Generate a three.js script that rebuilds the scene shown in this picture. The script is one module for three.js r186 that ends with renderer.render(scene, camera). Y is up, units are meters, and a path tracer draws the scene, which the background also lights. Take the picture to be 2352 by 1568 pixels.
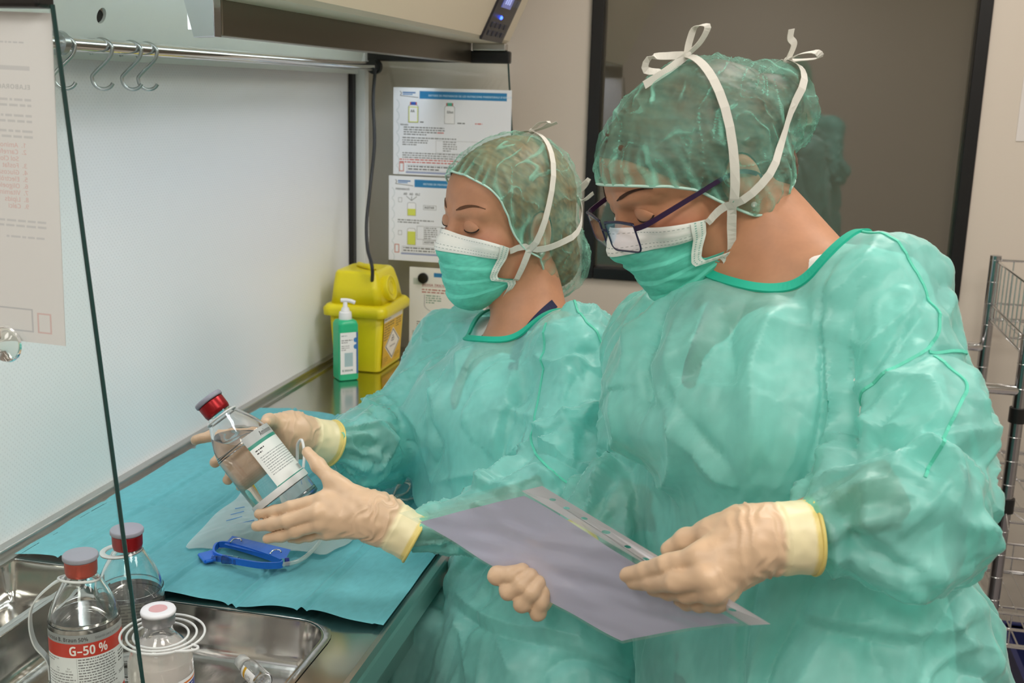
import * as THREE from 'three';
import { RoundedBoxGeometry } from 'three/addons/geometries/RoundedBoxGeometry.js';
import { mergeGeometries, mergeVertices } from 'three/addons/utils/BufferGeometryUtils.js';
import { RectAreaLightUniformsLib } from 'three/addons/lights/RectAreaLightUniformsLib.js';
import { Brush, Evaluator, SUBTRACTION } from 'three-bvh-csg';
import { createNoise3D } from 'simplex-noise';

// ---------------------------------------------------------------- camera, exposure, large lights
RectAreaLightUniformsLib.init();
const scene = new THREE.Scene();
scene.background = new THREE.Color(0x000000);
const renderer = new THREE.WebGLRenderer({ antialias: true });
renderer.toneMapping = THREE.LinearToneMapping;
renderer.toneMappingExposure = 1.2;
renderer.shadowMap.enabled = true;

const EYE = new THREE.Vector3(0, 1.60, 0), FOCAL = 2548, CX = 1176, CY = 784;
const camera = new THREE.PerspectiveCamera(2 * Math.atan(CY / FOCAL) * 180 / Math.PI, 2352 / 1568, 0.05, 30);
// the room's axes as the lens sees them: along the hood (-z) and up
const ZC = new THREE.Vector3((1784 - CX) / FOCAL, -(222 - CY) / FOCAL, -1).normalize().negate();
const YC = new THREE.Vector3((870 - CX) / FOCAL, -(12000 - CY) / FOCAL, -1).normalize().negate();
YC.addScaledVector(ZC, -YC.dot(ZC)).normalize();
const XC = new THREE.Vector3().crossVectors(YC, ZC);
const CAM = new THREE.Matrix4().set(XC.x, XC.y, XC.z, 0, YC.x, YC.y, YC.z, 0, ZC.x, ZC.y, ZC.z, 0, 0, 0, 0, 1);
camera.position.copy(EYE);
camera.quaternion.setFromRotationMatrix(CAM);
camera.setFocalLength(camera.getFocalLength());
camera.focus = 1.38;
camera.userData.fStop = 9.5;

function areaLight(name, w, h, color, intensity, pos, target) {
  const l = new THREE.RectAreaLight(color, intensity, w, h);
  l.name = name; l.position.set(...pos); l.lookAt(...target); scene.add(l);
  return l;
}
const V = (x, y, z) => new THREE.Vector3(x, y, z);
// real-space point at a sight line and a distance along the optical axis
const sight = (px, py) => V((px - CX) / FOCAL, -(py - CY) / FOCAL, -1).applyMatrix4(CAM);
const P = (px, py, D) => sight(px, py).multiplyScalar(D).add(EYE);
const onPlane = (px, py, n, c) => { const d = sight(px, py); return d.multiplyScalar((c - n.dot(EYE)) / n.dot(d)).add(EYE); };

// ceiling lamps: recessed panels (the fittings are built with the ceiling)
const CEILING = 2.62;
const PANELS = [[0.28, -1.85], [0.6, -0.2], [-0.75, 0.35], [1.55, -1.0], [-0.15, 1.2]];
for (const [x, z] of PANELS) areaLight('ceiling_panel', 0.58, 0.58, new THREE.Color(1.0, 0.945, 0.885), 8.2, [x, CEILING - 0.03, z], [x, 0, z + 1e-4]);
// fluorescent tube under the hood canopy
areaLight('hood_tube', 1.62, 0.03, new THREE.Color(0.84, 0.92, 1.0), 24, [-0.775, 1.745, -1.77], [-0.84, 0.945, -1.77]);

// ---------------------------------------------------------------- helpers
let seed = 7;
const rnd = () => { seed = (seed * 1664525 + 1013904223) >>> 0; return seed / 4294967296; };
const noise = createNoise3D(rnd);
const taken = new Map();
function numbered(name) { const n = taken.get(name) || 0; taken.set(name, n + 1); return n ? `${name}_${String(n).padStart(3, '0')}` : name; }
function tag(o, label, category, group) { o.userData.label = label; o.userData.category = category; if (group) o.userData.group = group; return o; }
function thing(name, label, category, pos = [0, 0, 0], group) {
  const o = new THREE.Group(); o.name = numbered(name); o.position.set(...pos); scene.add(o);
  return tag(o, label, category, group);
}
function mesh(name, geometry, material, parent, label) {
  const m = new THREE.Mesh(geometry, material); m.name = parent ? name : numbered(name);
  m.castShadow = m.receiveShadow = true; (parent || scene).add(m);
  if (label) m.userData.label = label;
  return m;
}
function struct(name, geometry, material) { const m = mesh(name, geometry, material); m.userData.kind = 'structure'; return m; }
const mv = (g, x = 0, y = 0, z = 0) => g.translate(x, y, z);
const box = (w, h, d, x = 0, y = 0, z = 0) => new THREE.BoxGeometry(w, h, d).translate(x, y, z);
const rbox = (w, h, d, r, x = 0, y = 0, z = 0, s = 2) => new RoundedBoxGeometry(w, h, d, s, r).translate(x, y, z);
const span = (x0, x1, y0, y1, z0, z1, r = 0) => r ? rbox(x1 - x0, y1 - y0, z1 - z0, r, (x0 + x1) / 2, (y0 + y1) / 2, (z0 + z1) / 2) : box(x1 - x0, y1 - y0, z1 - z0, (x0 + x1) / 2, (y0 + y1) / 2, (z0 + z1) / 2);
const merge = (list) => mergeGeometries(list.map((g) => { const q = g.index ? g.toNonIndexed() : g; for (const k of Object.keys(q.attributes)) if (!['position', 'normal', 'uv'].includes(k)) q.deleteAttribute(k); return q; }));
function rod(a, b, r, seg = 10, r2 = r) {
  const d = V().subVectors(b, a), g = new THREE.CylinderGeometry(r2, r, d.length(), seg);
  g.applyQuaternion(new THREE.Quaternion().setFromUnitVectors(V(0, 1, 0), d.clone().normalize()));
  return g.translate((a.x + b.x) / 2, (a.y + b.y) / 2, (a.z + b.z) / 2);
}
const curve = (pts, closed = false, type = 'catmullrom') => new THREE.CatmullRomCurve3(pts.map((p) => p.isVector3 ? p : V(...p)), closed, type);
const tube = (pts, r, n = 40, seg = 8, closed = false) => new THREE.TubeGeometry(curve(pts, closed), n, r, seg, closed);
const lathe = (pts, seg = 40) => new THREE.LatheGeometry(pts.map(([r, y]) => new THREE.Vector2(r, y)), seg);
const std = (o) => new THREE.MeshStandardMaterial(o);
const phy = (o) => new THREE.MeshPhysicalMaterial(o);
const rgb = (r, g, b) => new THREE.Color().setRGB(r / 255, g / 255, b / 255, THREE.SRGBColorSpace);
const smooth = (a, b, x) => { const t = Math.min(1, Math.max(0, (x - a) / (b - a))); return t * t * (3 - 2 * t); };
const lerp = (a, b, t) => a + (b - a) * t;

function canvasTexture(w, h, draw) {
  const c = document.createElement('canvas'); c.width = w; c.height = h;
  draw(c.getContext('2d'), w, h);
  const t = new THREE.CanvasTexture(c); t.colorSpace = THREE.SRGBColorSpace; t.anisotropy = 8;
  return t;
}
function dataTexture(n, fn, srgb = false) {
  const d = new Uint8Array(n * n * 4);
  for (let y = 0; y < n; y++) for (let x = 0; x < n; x++) { const v = fn(x / n, y / n), i = (y * n + x) * 4; const a = Array.isArray(v) ? v : [v, v, v]; for (let c = 0; c < 3; c++) d[i + c] = Math.max(0, Math.min(255, a[c] * 255)); d[i + 3] = 255; }
  const t = new THREE.DataTexture(d, n, n); t.wrapS = t.wrapT = THREE.RepeatWrapping; t.magFilter = THREE.LinearFilter; t.needsUpdate = true;
  if (srgb) t.colorSpace = THREE.SRGBColorSpace;
  return t;
}
// noise that tiles over the unit square
const tiled = (u, v, f, s = 0) => { const a = u * 2 * Math.PI, b = v * 2 * Math.PI, r = f / (2 * Math.PI); return 0.5 * (noise(Math.cos(a) * r + s, Math.sin(a) * r, Math.cos(b) * r) + noise(Math.sin(b) * r + s, Math.cos(a) * r + 9, Math.sin(a) * r)); };

// flat ribbon along points, with a normal at each point, real thickness
function ribbon(pts, normals, width, thick = 0.0006) {
  const pos = [], idx = [], n = pts.length;
  const w = typeof width === 'function' ? width : () => width;
  for (let i = 0; i < n; i++) {
    const t = V().subVectors(pts[Math.min(n - 1, i + 1)], pts[Math.max(0, i - 1)]).normalize(), nn = normals[i].clone().addScaledVector(t, -normals[i].dot(t)).normalize(), s = V().crossVectors(t, nn), hw = w(i / (n - 1)) / 2;
    for (const [a, b] of [[-1, 1], [1, 1], [1, -1], [-1, -1]]) { const q = pts[i].clone().addScaledVector(s, a * hw).addScaledVector(nn, b * thick / 2); pos.push(q.x, q.y, q.z); }
  }
  for (let i = 0; i < n - 1; i++) for (let k = 0; k < 4; k++) { const a = i * 4 + k, b = i * 4 + (k + 1) % 4, c = a + 4, d = b + 4; idx.push(a, b, c, b, d, c); }
  idx.push(0, 2, 1, 0, 3, 2); const e = (n - 1) * 4; idx.push(e, e + 1, e + 2, e, e + 2, e + 3);
  const g = new THREE.BufferGeometry(); g.setAttribute('position', new THREE.Float32BufferAttribute(pos, 3)); g.setIndex(idx);
  const f = g.toNonIndexed(); f.computeVertexNormals(); return f;
}
function resample(pts, n) { return curve(pts).getSpacedPoints(n); }
// ---------------------------------------------------------------- room
const WALLZ = -2.80, HC = 0.945, BX = -1.012, FX = -0.425, ZN = -0.90, ZF = -2.645;
const grainTex = dataTexture(256, (u, v) => 0.5 + 0.25 * tiled(u, v, 24) + 0.15 * tiled(u, v, 60, 4));
const wallMat = std({ color: rgb(212, 201, 188), roughness: 0.55, bumpMap: grainTex, bumpScale: 0.0003 });
const wallSide = std({ color: rgb(216, 208, 198), roughness: 0.6 });
const ceilMat = std({ color: rgb(228, 226, 220), roughness: 0.8 });
const floorMat = std({ color: rgb(170, 162, 160), roughness: 0.45, map: dataTexture(256, (u, v) => { const s = 0.86 + 0.08 * tiled(u, v, 40) + 0.08 * tiled(u, v, 90, 3); return [s, s, s * 1.01]; }, true) });
floorMat.map.repeat.set(4, 4);
struct('floor', span(-1.7, 2.5, -0.1, 0, -2.9, 2.3), floorMat);
struct('ceiling', span(-1.7, 2.5, CEILING, CEILING + 0.1, -2.9, 2.3), ceilMat);
struct('wall_left', span(-1.72, -1.62, 0, CEILING, -2.9, 2.3), wallSide);
struct('wall_right', span(2.4, 2.5, 0, CEILING, -2.9, 2.3), wallSide);
struct('wall_near', span(-1.7, 2.5, 0, CEILING, 2.2, 2.3), wallSide);
// far wall in pieces round the window opening
const WX0 = -0.455, WX1 = 0.462, WY0 = 1.132, WY1 = 2.2;
struct('wall_far', merge([
  span(-1.7, WX0, 0, CEILING, WALLZ - 0.1, WALLZ), span(WX1, 2.5, 0, CEILING, WALLZ - 0.1, WALLZ),
  span(WX0, WX1, 0, WY0, WALLZ - 0.1, WALLZ), span(WX0, WX1, WY1, CEILING, WALLZ - 0.1, WALLZ)]), wallMat);
struct('baseboard_far', span(-1.62, 2.4, 0, 0.08, WALLZ, WALLZ + 0.012, 0.004), std({ color: rgb(120, 116, 118), roughness: 0.5 }));
// dark window: black frame, reflecting tinted pane, unlit hatch space behind
{
  const win = new THREE.Group(); win.name = 'window_1'; win.userData.kind = 'structure'; win.userData.label = 'dark tinted glass window in a black frame'; scene.add(win);
  const black = std({ color: rgb(14, 14, 16), roughness: 0.35 }), f = 0.030, d0 = WALLZ - 0.06, d1 = WALLZ + 0.012;
  mesh('frame_side', span(WX0, WX0 + f, WY0, WY1, d0, d1, 0.003), black, win);
  mesh('frame_side', span(WX1 - f, WX1, WY0, WY1, d0, d1, 0.003), black, win);
  mesh('frame_rail', span(WX0 + f, WX1 - f, WY0, WY0 + f, d0, d1, 0.003), black, win);
  mesh('frame_rail', span(WX0 + f, WX1 - f, WY1 - f, WY1, d0, d1, 0.003), black, win);
  mesh('pane', span(WX0 + f, WX1 - f, WY0 + f, WY1 - f, WALLZ - 0.03, WALLZ - 0.022), phy({ color: rgb(84, 79, 67), roughness: 0.02, ior: 2.25, specularIntensity: 1 }), win, 'dark reflecting glass');
}
// ceiling panels
PANELS.forEach(([x, z], i) => {
  const g = thing('ceiling_lamp', ['square ceiling light panel over the woman holding the sheet', 'square ceiling light panel over the floor right of the photographer', 'square ceiling light panel nearest the left wall', 'square ceiling light panel nearest the right wall', 'square ceiling light panel behind the photographer'][i], 'lamp', [x, CEILING, z], 'ceiling light panels');
  mesh('frame', merge([box(0.66, 0.03, 0.03, 0, -0.015, 0.315), box(0.66, 0.03, 0.03, 0, -0.015, -0.315), box(0.03, 0.03, 0.6, 0.315, -0.015, 0), box(0.03, 0.03, 0.6, -0.315, -0.015, 0)]), std({ color: rgb(235, 235, 232), roughness: 0.5 }), g);
  mesh('diffuser', box(0.6, 0.006, 0.6, 0, -0.01, 0), std({ color: 0xffffff, emissive: new THREE.Color(1, 0.93, 0.83), emissiveIntensity: 3 }), g);
});
// paper sheet on the wall at the right edge
tag(mesh('wall_notice', span(0.545, 0.76, 1.515, 1.815, WALLZ, WALLZ + 0.002), std({ color: rgb(222, 216, 212), roughness: 0.7 })), 'white paper notice on the wall right of the dark window', 'notice');
// ---------------------------------------------------------------- laminar flow hood
const brushed = dataTexture(512, (u, v) => 0.5 + 0.22 * tiled(u, v * 1, 6) + 0.3 * (tiled(u * 1, v, 200, 5)) * 0.6);
const steel = phy({ color: new THREE.Color(0.60, 0.585, 0.56), metalness: 1, roughness: 0.17, bumpMap: dataTexture(256, (u, v) => 0.5 + 0.3 * tiled(u, v, 5) + 0.1 * tiled(u, v, 30, 3)), bumpScale: 0.0004 });
const steelDull = phy({ color: new THREE.Color(0.56, 0.55, 0.53), metalness: 1, roughness: 0.3 });
const chrome = phy({ color: new THREE.Color(0.78, 0.78, 0.78), metalness: 1, roughness: 0.07 });
const zinc = phy({ color: new THREE.Color(0.44, 0.48, 0.48), metalness: 1, roughness: 0.28 });
const blackPlastic = std({ color: rgb(13, 13, 14), roughness: 0.4 });
const cream = std({ color: rgb(232, 220, 196), roughness: 0.42 });
const glass = phy({ color: rgb(252, 255, 254), roughness: 0.0, transmission: 1, thickness: 0, ior: 1.5 });
const glassEdge = phy({ color: rgb(30, 62, 60), roughness: 0.08 });
const hood = thing('laminar_flow_hood', 'laminar flow hood with white back panel, glass sides and beige canopy', 'flow hood', [0, 0, 0]);
{
  const H = (n, g, m, l) => mesh(n, g, m, hood, l);
  // back diffuser with fine perforation
  const perf = dataTexture(64, (u, v) => { let d = 1; for (const [a, b] of [[0.25, 0.25], [0.75, 0.75]]) { const x = u - a, y = v - b; d = Math.min(d, Math.hypot(x, y)); } return d < 0.15 ? 0.25 : 1; });
  const perfCol = dataTexture(64, (u, v) => { let d = 1; for (const [a, b] of [[0.25, 0.25], [0.75, 0.75]]) { const x = u - a, y = v - b; d = Math.min(d, Math.hypot(x, y)); } const s = d < 0.15 ? 0.975 : 1; return [s, s, s]; }, true);
  for (const t of [perf, perfCol]) t.repeat.set(1 / 0.009, 1 / 0.009);
  const pg = box(0.01, 1.63 - 0.955, ZN - 0.0 - (ZF + 0.055), BX - 0.005, (1.63 + 0.955) / 2, (ZN + ZF + 0.055) / 2);
  { const p = pg.attributes.position, uv = pg.attributes.uv; for (let i = 0; i < p.count; i++) uv.setXY(i, p.getZ(i), p.getY(i)); }
  H('back_panel', pg, std({ color: rgb(238, 240, 243), roughness: 0.4, map: perfCol, bumpMap: perf, bumpScale: 0.0002 }), 'white perforated air diffuser');
  H('corner_strip', span(BX, BX + 0.012, 0.955, 1.66, ZF + 0.03, ZF + 0.052, 0.002), blackPlastic, 'black corner strip');
  H('corner_post', span(BX - 0.02, BX + 0.035, 0.945, 1.70, ZF + 0.004, ZF + 0.03), std({ color: rgb(226, 228, 226), roughness: 0.4 }));
  H('back_ledge', merge([span(BX - 0.02, BX + 0.016, HC, HC + 0.014, ZF + 0.02, ZN, 0.003), span(BX + 0.016, BX + 0.03, HC, HC + 0.004, ZF + 0.02, ZN)]), steelDull, 'steel ledge strip');
  // header above the panel, leaning forward, with a round cable hole
  const hd = new THREE.Shape(); const hl = ZN - ZF - 0.02; hd.moveTo(0, 0); hd.lineTo(hl, 0); hd.lineTo(hl, 0.19); hd.lineTo(0, 0.19); hd.closePath();
  const hole = new THREE.Path(); hole.absellipse(ZN - 0.01 - (-1.515), 0.066, 0.0115, 0.0115, 0, 2 * Math.PI, false); hd.holes.push(hole);
  const hg = new THREE.ExtrudeGeometry(hd, { depth: 0.006, bevelEnabled: false, curveSegments: 24 });
  // local x runs along -z, local y leans towards +x
  hg.applyMatrix4(new THREE.Matrix4().makeBasis(V(0, 0, -1), V(0.28, 0.96, 0), V(0.96, -0.28, 0))).translate(BX + 0.012, 1.628, ZN - 0.01);
  H('header_panel', hg, std({ color: rgb(216, 222, 216), roughness: 0.35 }), 'white header panel with a round hole');
  H('hole_lining', rod(V(BX + 0.03, 1.685, -1.515), V(BX - 0.03, 1.70, -1.515), 0.0135, 20), blackPlastic);
  H('header_trim', span(-0.962, -0.935, 1.80, 1.815, ZF + 0.02, ZN - 0.01), cream);
  // canopy: sloped beige front over a box body
  const cs = new THREE.Shape([[-1.02, 1.82], [-0.7225, 1.82], [-0.7225, 1.7045], [-0.638, 1.705], [-0.628, 1.712], [-0.44, 2.12], [-0.50, 2.2], [-1.02, 2.2]].map(([a, b]) => new THREE.Vector2(a, b)));
  H('canopy', new THREE.ExtrudeGeometry(cs, { depth: ZN - ZF - 0.0, bevelEnabled: false }).translate(0, 0, ZF - 0.01), cream, 'beige sloped canopy');
  H('front_bar', span(-0.742, -0.7155, 1.6585, 1.7055, ZF + 0.01, -1.386, 0.002), phy({ color: new THREE.Color(0.24, 0.215, 0.175), metalness: 0.85, roughness: 0.32 }), 'dark stainless front bar');
  const es = new THREE.Shape([[-0.764, 1.6575], [-0.7145, 1.6575], [-0.7145, 1.7065], [-0.786, 1.7065]].map(([a, b]) => new THREE.Vector2(a, b)));
  const eg = new THREE.ExtrudeGeometry(es, { depth: 0.018, bevelEnabled: true, bevelSize: 0.001, bevelThickness: 0.001, bevelSegments: 1 }).translate(0, 0, -1.379), ep = eg.attributes.position;
  for (let i = 0; i < ep.count; i++) ep.setZ(i, ep.getZ(i) + 0.76 * (ep.getX(i) + 0.7145));
  eg.computeVertexNormals();
  H('bar_end', eg, phy({ color: new THREE.Color(0.82, 0.83, 0.88), metalness: 1, roughness: 0.16 }), 'polished chrome bar end');
  H('bar_underside', span(-0.79, -0.742, 1.668, 1.706, ZF + 0.01, -1.43), std({ color: rgb(214, 216, 212), roughness: 0.4 }));
  H('bar_end_trim', span(-0.712, -0.63, 1.688, 1.7045, ZF - 0.008, ZF + 0.02, 0.003), steelDull);
  for (const z of [-1.55, -2.3]) H('screw', new THREE.CylinderGeometry(0.004, 0.004, 0.004, 12).translate(-0.765, 1.667, z), blackPlastic);
  // clamps that carry the glass sides
  H('glass_clamp', span(-0.99, -0.622, 1.659, 1.688, ZF - 0.012, ZF + 0.012, 0.004), blackPlastic, 'black clamp above far glass');
  H('glass_clamp', span(-0.99, -0.634, 1.659, 1.715, ZN - 0.014, ZN + 0.012, 0.004), blackPlastic, 'black clamp above near glass');
  // glass side panels with a slanted front edge
  for (const [z, n] of [[ZF, 'far'], [ZN, 'near']]) {
    const top = 1.662, x0 = -0.626, x1 = -0.566;
    const s = new THREE.Shape([[BX, HC + 0.001], [x1 - 0.004, HC + 0.001], [x0 - 0.004, top], [BX, top]].map(([a, b]) => new THREE.Vector2(a, b)));
    H('side_glass', new THREE.ExtrudeGeometry(s, { depth: 0.005, bevelEnabled: false }).translate(0, 0, z - 0.0025), glass, `clear ${n} glass side`);
    H('glass_edge', rod(V(x1 - 0.0015, HC + 0.001, z), V(x0 - 0.0015, top, z), 0.0022, 8), glassEdge, `ground edge of the ${n} glass`);
  }
  // hanging rail
  H('rail', rod(V(-0.953, 1.645, ZF + 0.02), V(-0.953, 1.645, ZN - 0.01), 0.0105, 24), chrome, 'chrome hanging rail');
  H('rail_bracket', merge([rod(V(-0.953, 1.645, ZF + 0.02), V(-0.953, 1.645, ZF + 0.034), 0.018, 24), rod(V(-0.953, 1.645, ZF + 0.034), V(-0.953, 1.645, ZF + 0.042), 0.0135, 24)]), blackPlastic);
  H('rail_collar', rod(V(-0.953, 1.645, -1.368), V(-0.953, 1.645, -1.380), 0.0165, 28), zinc);
  // tube lamp under the canopy
  H('tube_lamp', rod(V(-0.775, 1.768, -0.95), V(-0.775, 1.768, -2.58), 0.013, 14), std({ color: 0xffffff, emissive: new THREE.Color(0.88, 0.96, 1), emissiveIntensity: 1.6 }), 'fluorescent tube');
  H('lamp_cover', span(-0.800, -0.797, 1.718, 1.80, -2.60, -0.93), phy({ color: rgb(240, 243, 244), transmission: 0.5, roughness: 1, thickness: 0 }), 'frosted lamp cover strip');
  H('lamp_holder', merge([span(-0.80, -0.75, 1.79, 1.82, -2.60, -0.93), span(-0.79, -0.76, 1.75, 1.80, -0.946, -0.93), span(-0.79, -0.76, 1.75, 1.80, -2.6, -2.584)]), std({ color: rgb(232, 232, 228), roughness: 0.4 }));
  // control panel on the sloped front
  const nrm = V(0.408, -0.188, 0).normalize(), up = V(0.188, 0.408, 0).normalize(), c0 = V(-0.628, 1.712, 0), pc = nrm.dot(c0);
  const q = [[1106, 90], [1156, 96], [1187, 0], [1134, 0]].map(([x, y]) => onPlane(x, y, nrm, pc));
  const zA = (q[0].z + q[3].z) / 2, zB = (q[1].z + q[2].z) / 2, sA = up.dot(V().subVectors(q[0], c0)), zc = (zA + zB) / 2, wz = Math.abs(zA - zB), hh = 0.17;
  const fr = new THREE.Matrix4().makeBasis(V(0, 0, -1), up, nrm.clone()); fr.setPosition(c0.clone().addScaledVector(up, sA + hh / 2).setZ(zc));
  const cp = new THREE.Group(); cp.name = 'control_panel'; hood.add(cp); cp.applyMatrix4(fr);
  mesh('panel_plate', rbox(wz, hh, 0.006, 0.0025, 0, 0, 0.002), std({ color: rgb(40, 38, 44), roughness: 0.35 }), cp, 'dark control plate');
  mesh('display', box(wz * 0.42, hh * 0.2, 0.002, -wz * 0.08, hh * 0.06, 0.0055), std({ color: rgb(70, 78, 130), emissive: rgb(96, 104, 170), emissiveIntensity: 0.5, roughness: 0.2 }), cp, 'blue lit display screen');
  for (let i = 0; i < 3; i++) mesh('display_digit', box(wz * 0.035, hh * 0.1, 0.001, -wz * 0.18 + i * wz * 0.09, hh * 0.06, 0.0068), std({ color: rgb(170, 180, 230), emissive: rgb(170, 180, 230), emissiveIntensity: 0.6 }), cp);
  mesh('indicator_led', new THREE.SphereGeometry(0.0042, 12, 8).translate(-wz * 0.1, -hh * 0.17, 0.006), std({ color: rgb(60, 90, 255), emissive: rgb(50, 80, 255), emissiveIntensity: 6 }), cp, 'glowing blue indicator led');
  for (let r = 0; r < 2; r++) for (let i = 0; i < 4; i++) mesh('button', rbox(wz * 0.12, hh * 0.07, 0.003, 0.001, -wz * 0.3 + i * wz * 0.2, -hh * (0.28 + r * 0.11), 0.0055), std({ color: rgb(62, 62, 72), roughness: 0.5 }), cp);
  for (let i = 0; i < 2; i++) mesh('button', rbox(wz * 0.12, hh * 0.09, 0.003, 0.001, wz * (0.22 + i * 0.17), hh * 0.05, 0.0055), std({ color: rgb(96, 98, 110), roughness: 0.5 }), cp);
  // base cabinet
  // open stand under the worktop
  for (const [x, z] of [[-0.97, ZF + 0.05], [-0.97, ZN - 0.05], [-0.52, ZF + 0.05], [-0.52, ZN - 0.05]]) H('stand_leg', span(x - 0.02, x + 0.02, 0, HC - 0.1, z - 0.02, z + 0.02, 0.004), steelDull);
  H('stand_back', span(-1.0, -0.985, 0.1, HC - 0.1, ZF + 0.03, ZN - 0.03), std({ color: rgb(90, 88, 84), roughness: 0.6 }));
}
// ---------------------------------------------------------------- steel worktop with sunk trays
function roundRect(x0, x1, z0, z1, r, n = 8) {
  const out = [];
  for (const [cx, cz, a0] of [[x1 - r, z1 - r, 0], [x0 + r, z1 - r, 90], [x0 + r, z0 + r, 180], [x1 - r, z0 + r, 270]]) for (let i = 0; i <= n; i++) { const a = (a0 + 90 * i / n) * Math.PI / 180; out.push([cx + r * Math.cos(a), cz + r * Math.sin(a)]); }
  return out;
}
const TRAYS = [[-0.995, -0.868, -1.245, -0.70, 0.02, 0.055], [-0.858, -0.488, -1.188, -0.70, 0.045, 0.062]];
const worktop = thing('worktop', 'stainless steel worktop with two sunk trays inside the hood', 'worktop', [0, 0, 0]);
{
  const s = new THREE.Shape([[-1.03, 2.66], [FX, 2.66], [FX, 0.64], [-1.03, 0.64]].map(([a, b]) => new THREE.Vector2(a, b)));
  for (const [x0, x1, z0, z1, r] of TRAYS) s.holes.push(new THREE.Path(roundRect(x0, x1, -z1, -z0, r).map(([a, b]) => new THREE.Vector2(a, b)).reverse()));
  const top = new THREE.ExtrudeGeometry(s, { depth: 0.004, bevelEnabled: false }).rotateX(-Math.PI / 2).translate(0, HC - 0.004, 0);
  mesh('top_sheet', top, steel, worktop);
  const lip = new THREE.Shape([[FX - 0.004, HC - 0.004], [FX - 0.002, HC], [FX + 0.006, HC - 0.001], [FX + 0.011, HC - 0.006], [FX + 0.012, HC - 0.012], [FX + 0.012, HC - 0.04], [FX + 0.004, HC - 0.04], [FX - 0.004, HC - 0.01]].map(([a, b]) => new THREE.Vector2(a, b)));
  mesh('front_lip', new THREE.ExtrudeGeometry(lip, { depth: 2.02, bevelEnabled: false }).translate(0, 0, -2.66), steelDull, worktop, 'rounded front lip');
  mesh('support_frame', span(-1.0, FX - 0.01, HC - 0.1, HC - 0.075, -2.66, -0.64), steelDull, worktop);
  for (const [x0, x1, z0, z1, r, dep] of TRAYS) {
    const prof = [[0.012, 0.0012], [0.004, 0.0012], [0.0, -0.002], [-0.004, -dep * 0.4], [-0.008, -dep + 0.016], [-0.014, -dep + 0.005], [-0.024, -dep], [-0.05, -dep]];
    const rings = prof.map(([o, y]) => roundRect(x0 - o, x1 + o, z0 - o, z1 + o, Math.max(0.006, r + o), 8).map(([a, b]) => [a, HC + y, b]));
    const n = rings[0].length, pos = [], idx = [];
    rings.forEach((rg) => rg.forEach((p) => pos.push(...p)));
    for (let k = 0; k < rings.length - 1; k++) for (let i = 0; i < n; i++) { const a = k * n + i, b = k * n + (i + 1) % n; idx.push(a, b, a + n, b, b + n, a + n); }
    const c = pos.length / 3; pos.push((x0 + x1) / 2, HC - dep, (z0 + z1) / 2); const e = (rings.length - 1) * n;
    for (let i = 0; i < n; i++) idx.push(e + i, e + (i + 1) % n, c);
    const g = new THREE.BufferGeometry(); g.setAttribute('position', new THREE.Float32BufferAttribute(pos, 3)); g.setIndex(idx);
    const uv = []; for (let i = 0; i < pos.length; i += 3) uv.push(pos[i] * 3, pos[i + 2] * 3 + pos[i + 1]); g.setAttribute('uv', new THREE.Float32BufferAttribute(uv, 2));
    g.computeVertexNormals();
    mesh('tray', g, steel, worktop, 'sunk steel tray');
  }
}
// ---------------------------------------------------------------- things on the rail and on the glass
{
  const ring = (cy, r, a0, a1, n) => Array.from({ length: n + 1 }, (_, i) => { const a = lerp(a0, a1, i / n) * Math.PI / 180; return V(r * Math.cos(a), cy + r * Math.sin(a), 0); });
  const pts = [...ring(0.0, 0.0155, 200, -60, 14), ...ring(-0.042, 0.0145, 110, 330, 14)];
  const sHook = tube([...ring(0, 0.0152, 205, 10, 10), V(0.0105, -0.010, 0), V(-0.006, -0.027, 0), ...ring(-0.040, 0.0148, 165, 335, 10)], 0.0027, 70, 8);
  const spots = [[-1.475, 25, 'galvanised s-hook hanging alone nearest the glass panel, left of the pair'], [-1.552, 25, 'galvanised s-hook, left one of the pair on the rail'], [-1.597, 25, 'galvanised s-hook, right one of the pair on the rail'], [-1.385, 40, 'galvanised s-hook half hidden behind the edge of the near glass']];
  for (const [z, a, label] of spots) {
    const h = tag(mesh('s_hook', sHook, zinc), label, 'hook', 's-hooks on the chrome rail'); h.position.set(-0.953, 1.6395, z); h.rotation.y = a * Math.PI / 180;
    void pts;
  }
  const cable = tube([P(862, 158, 2.66), P(857, 230, 2.64), P(860, 330, 2.62), P(850, 430, 2.60), P(842, 510, 2.59), P(844, 570, 2.57), P(855, 640, 2.55), V(-0.985, 0.955, -2.60), V(-0.97, 0.952, -2.635)], 0.0042, 80, 8);
  tag(mesh('power_cable', cable, std({ color: rgb(38, 40, 42), roughness: 0.5 })), 'black power cable hanging from the rail end down the far side', 'cable');
}
const scribble = (c, x, y, w, lines, lh, color, fill = 0.9) => { c.fillStyle = color; for (let i = 0; i < lines; i++) { let q = x; const end = x + w * (i === lines - 1 ? 0.55 : fill + 0.1 * rnd()); while (q < end) { const k = lh * (0.4 + rnd() * 1.6); c.fillRect(q, y + i * lh, Math.min(k, end - q), lh * 0.42); q += k + lh * 0.35; } } };
const blueBar = '#2f86bd';
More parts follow.
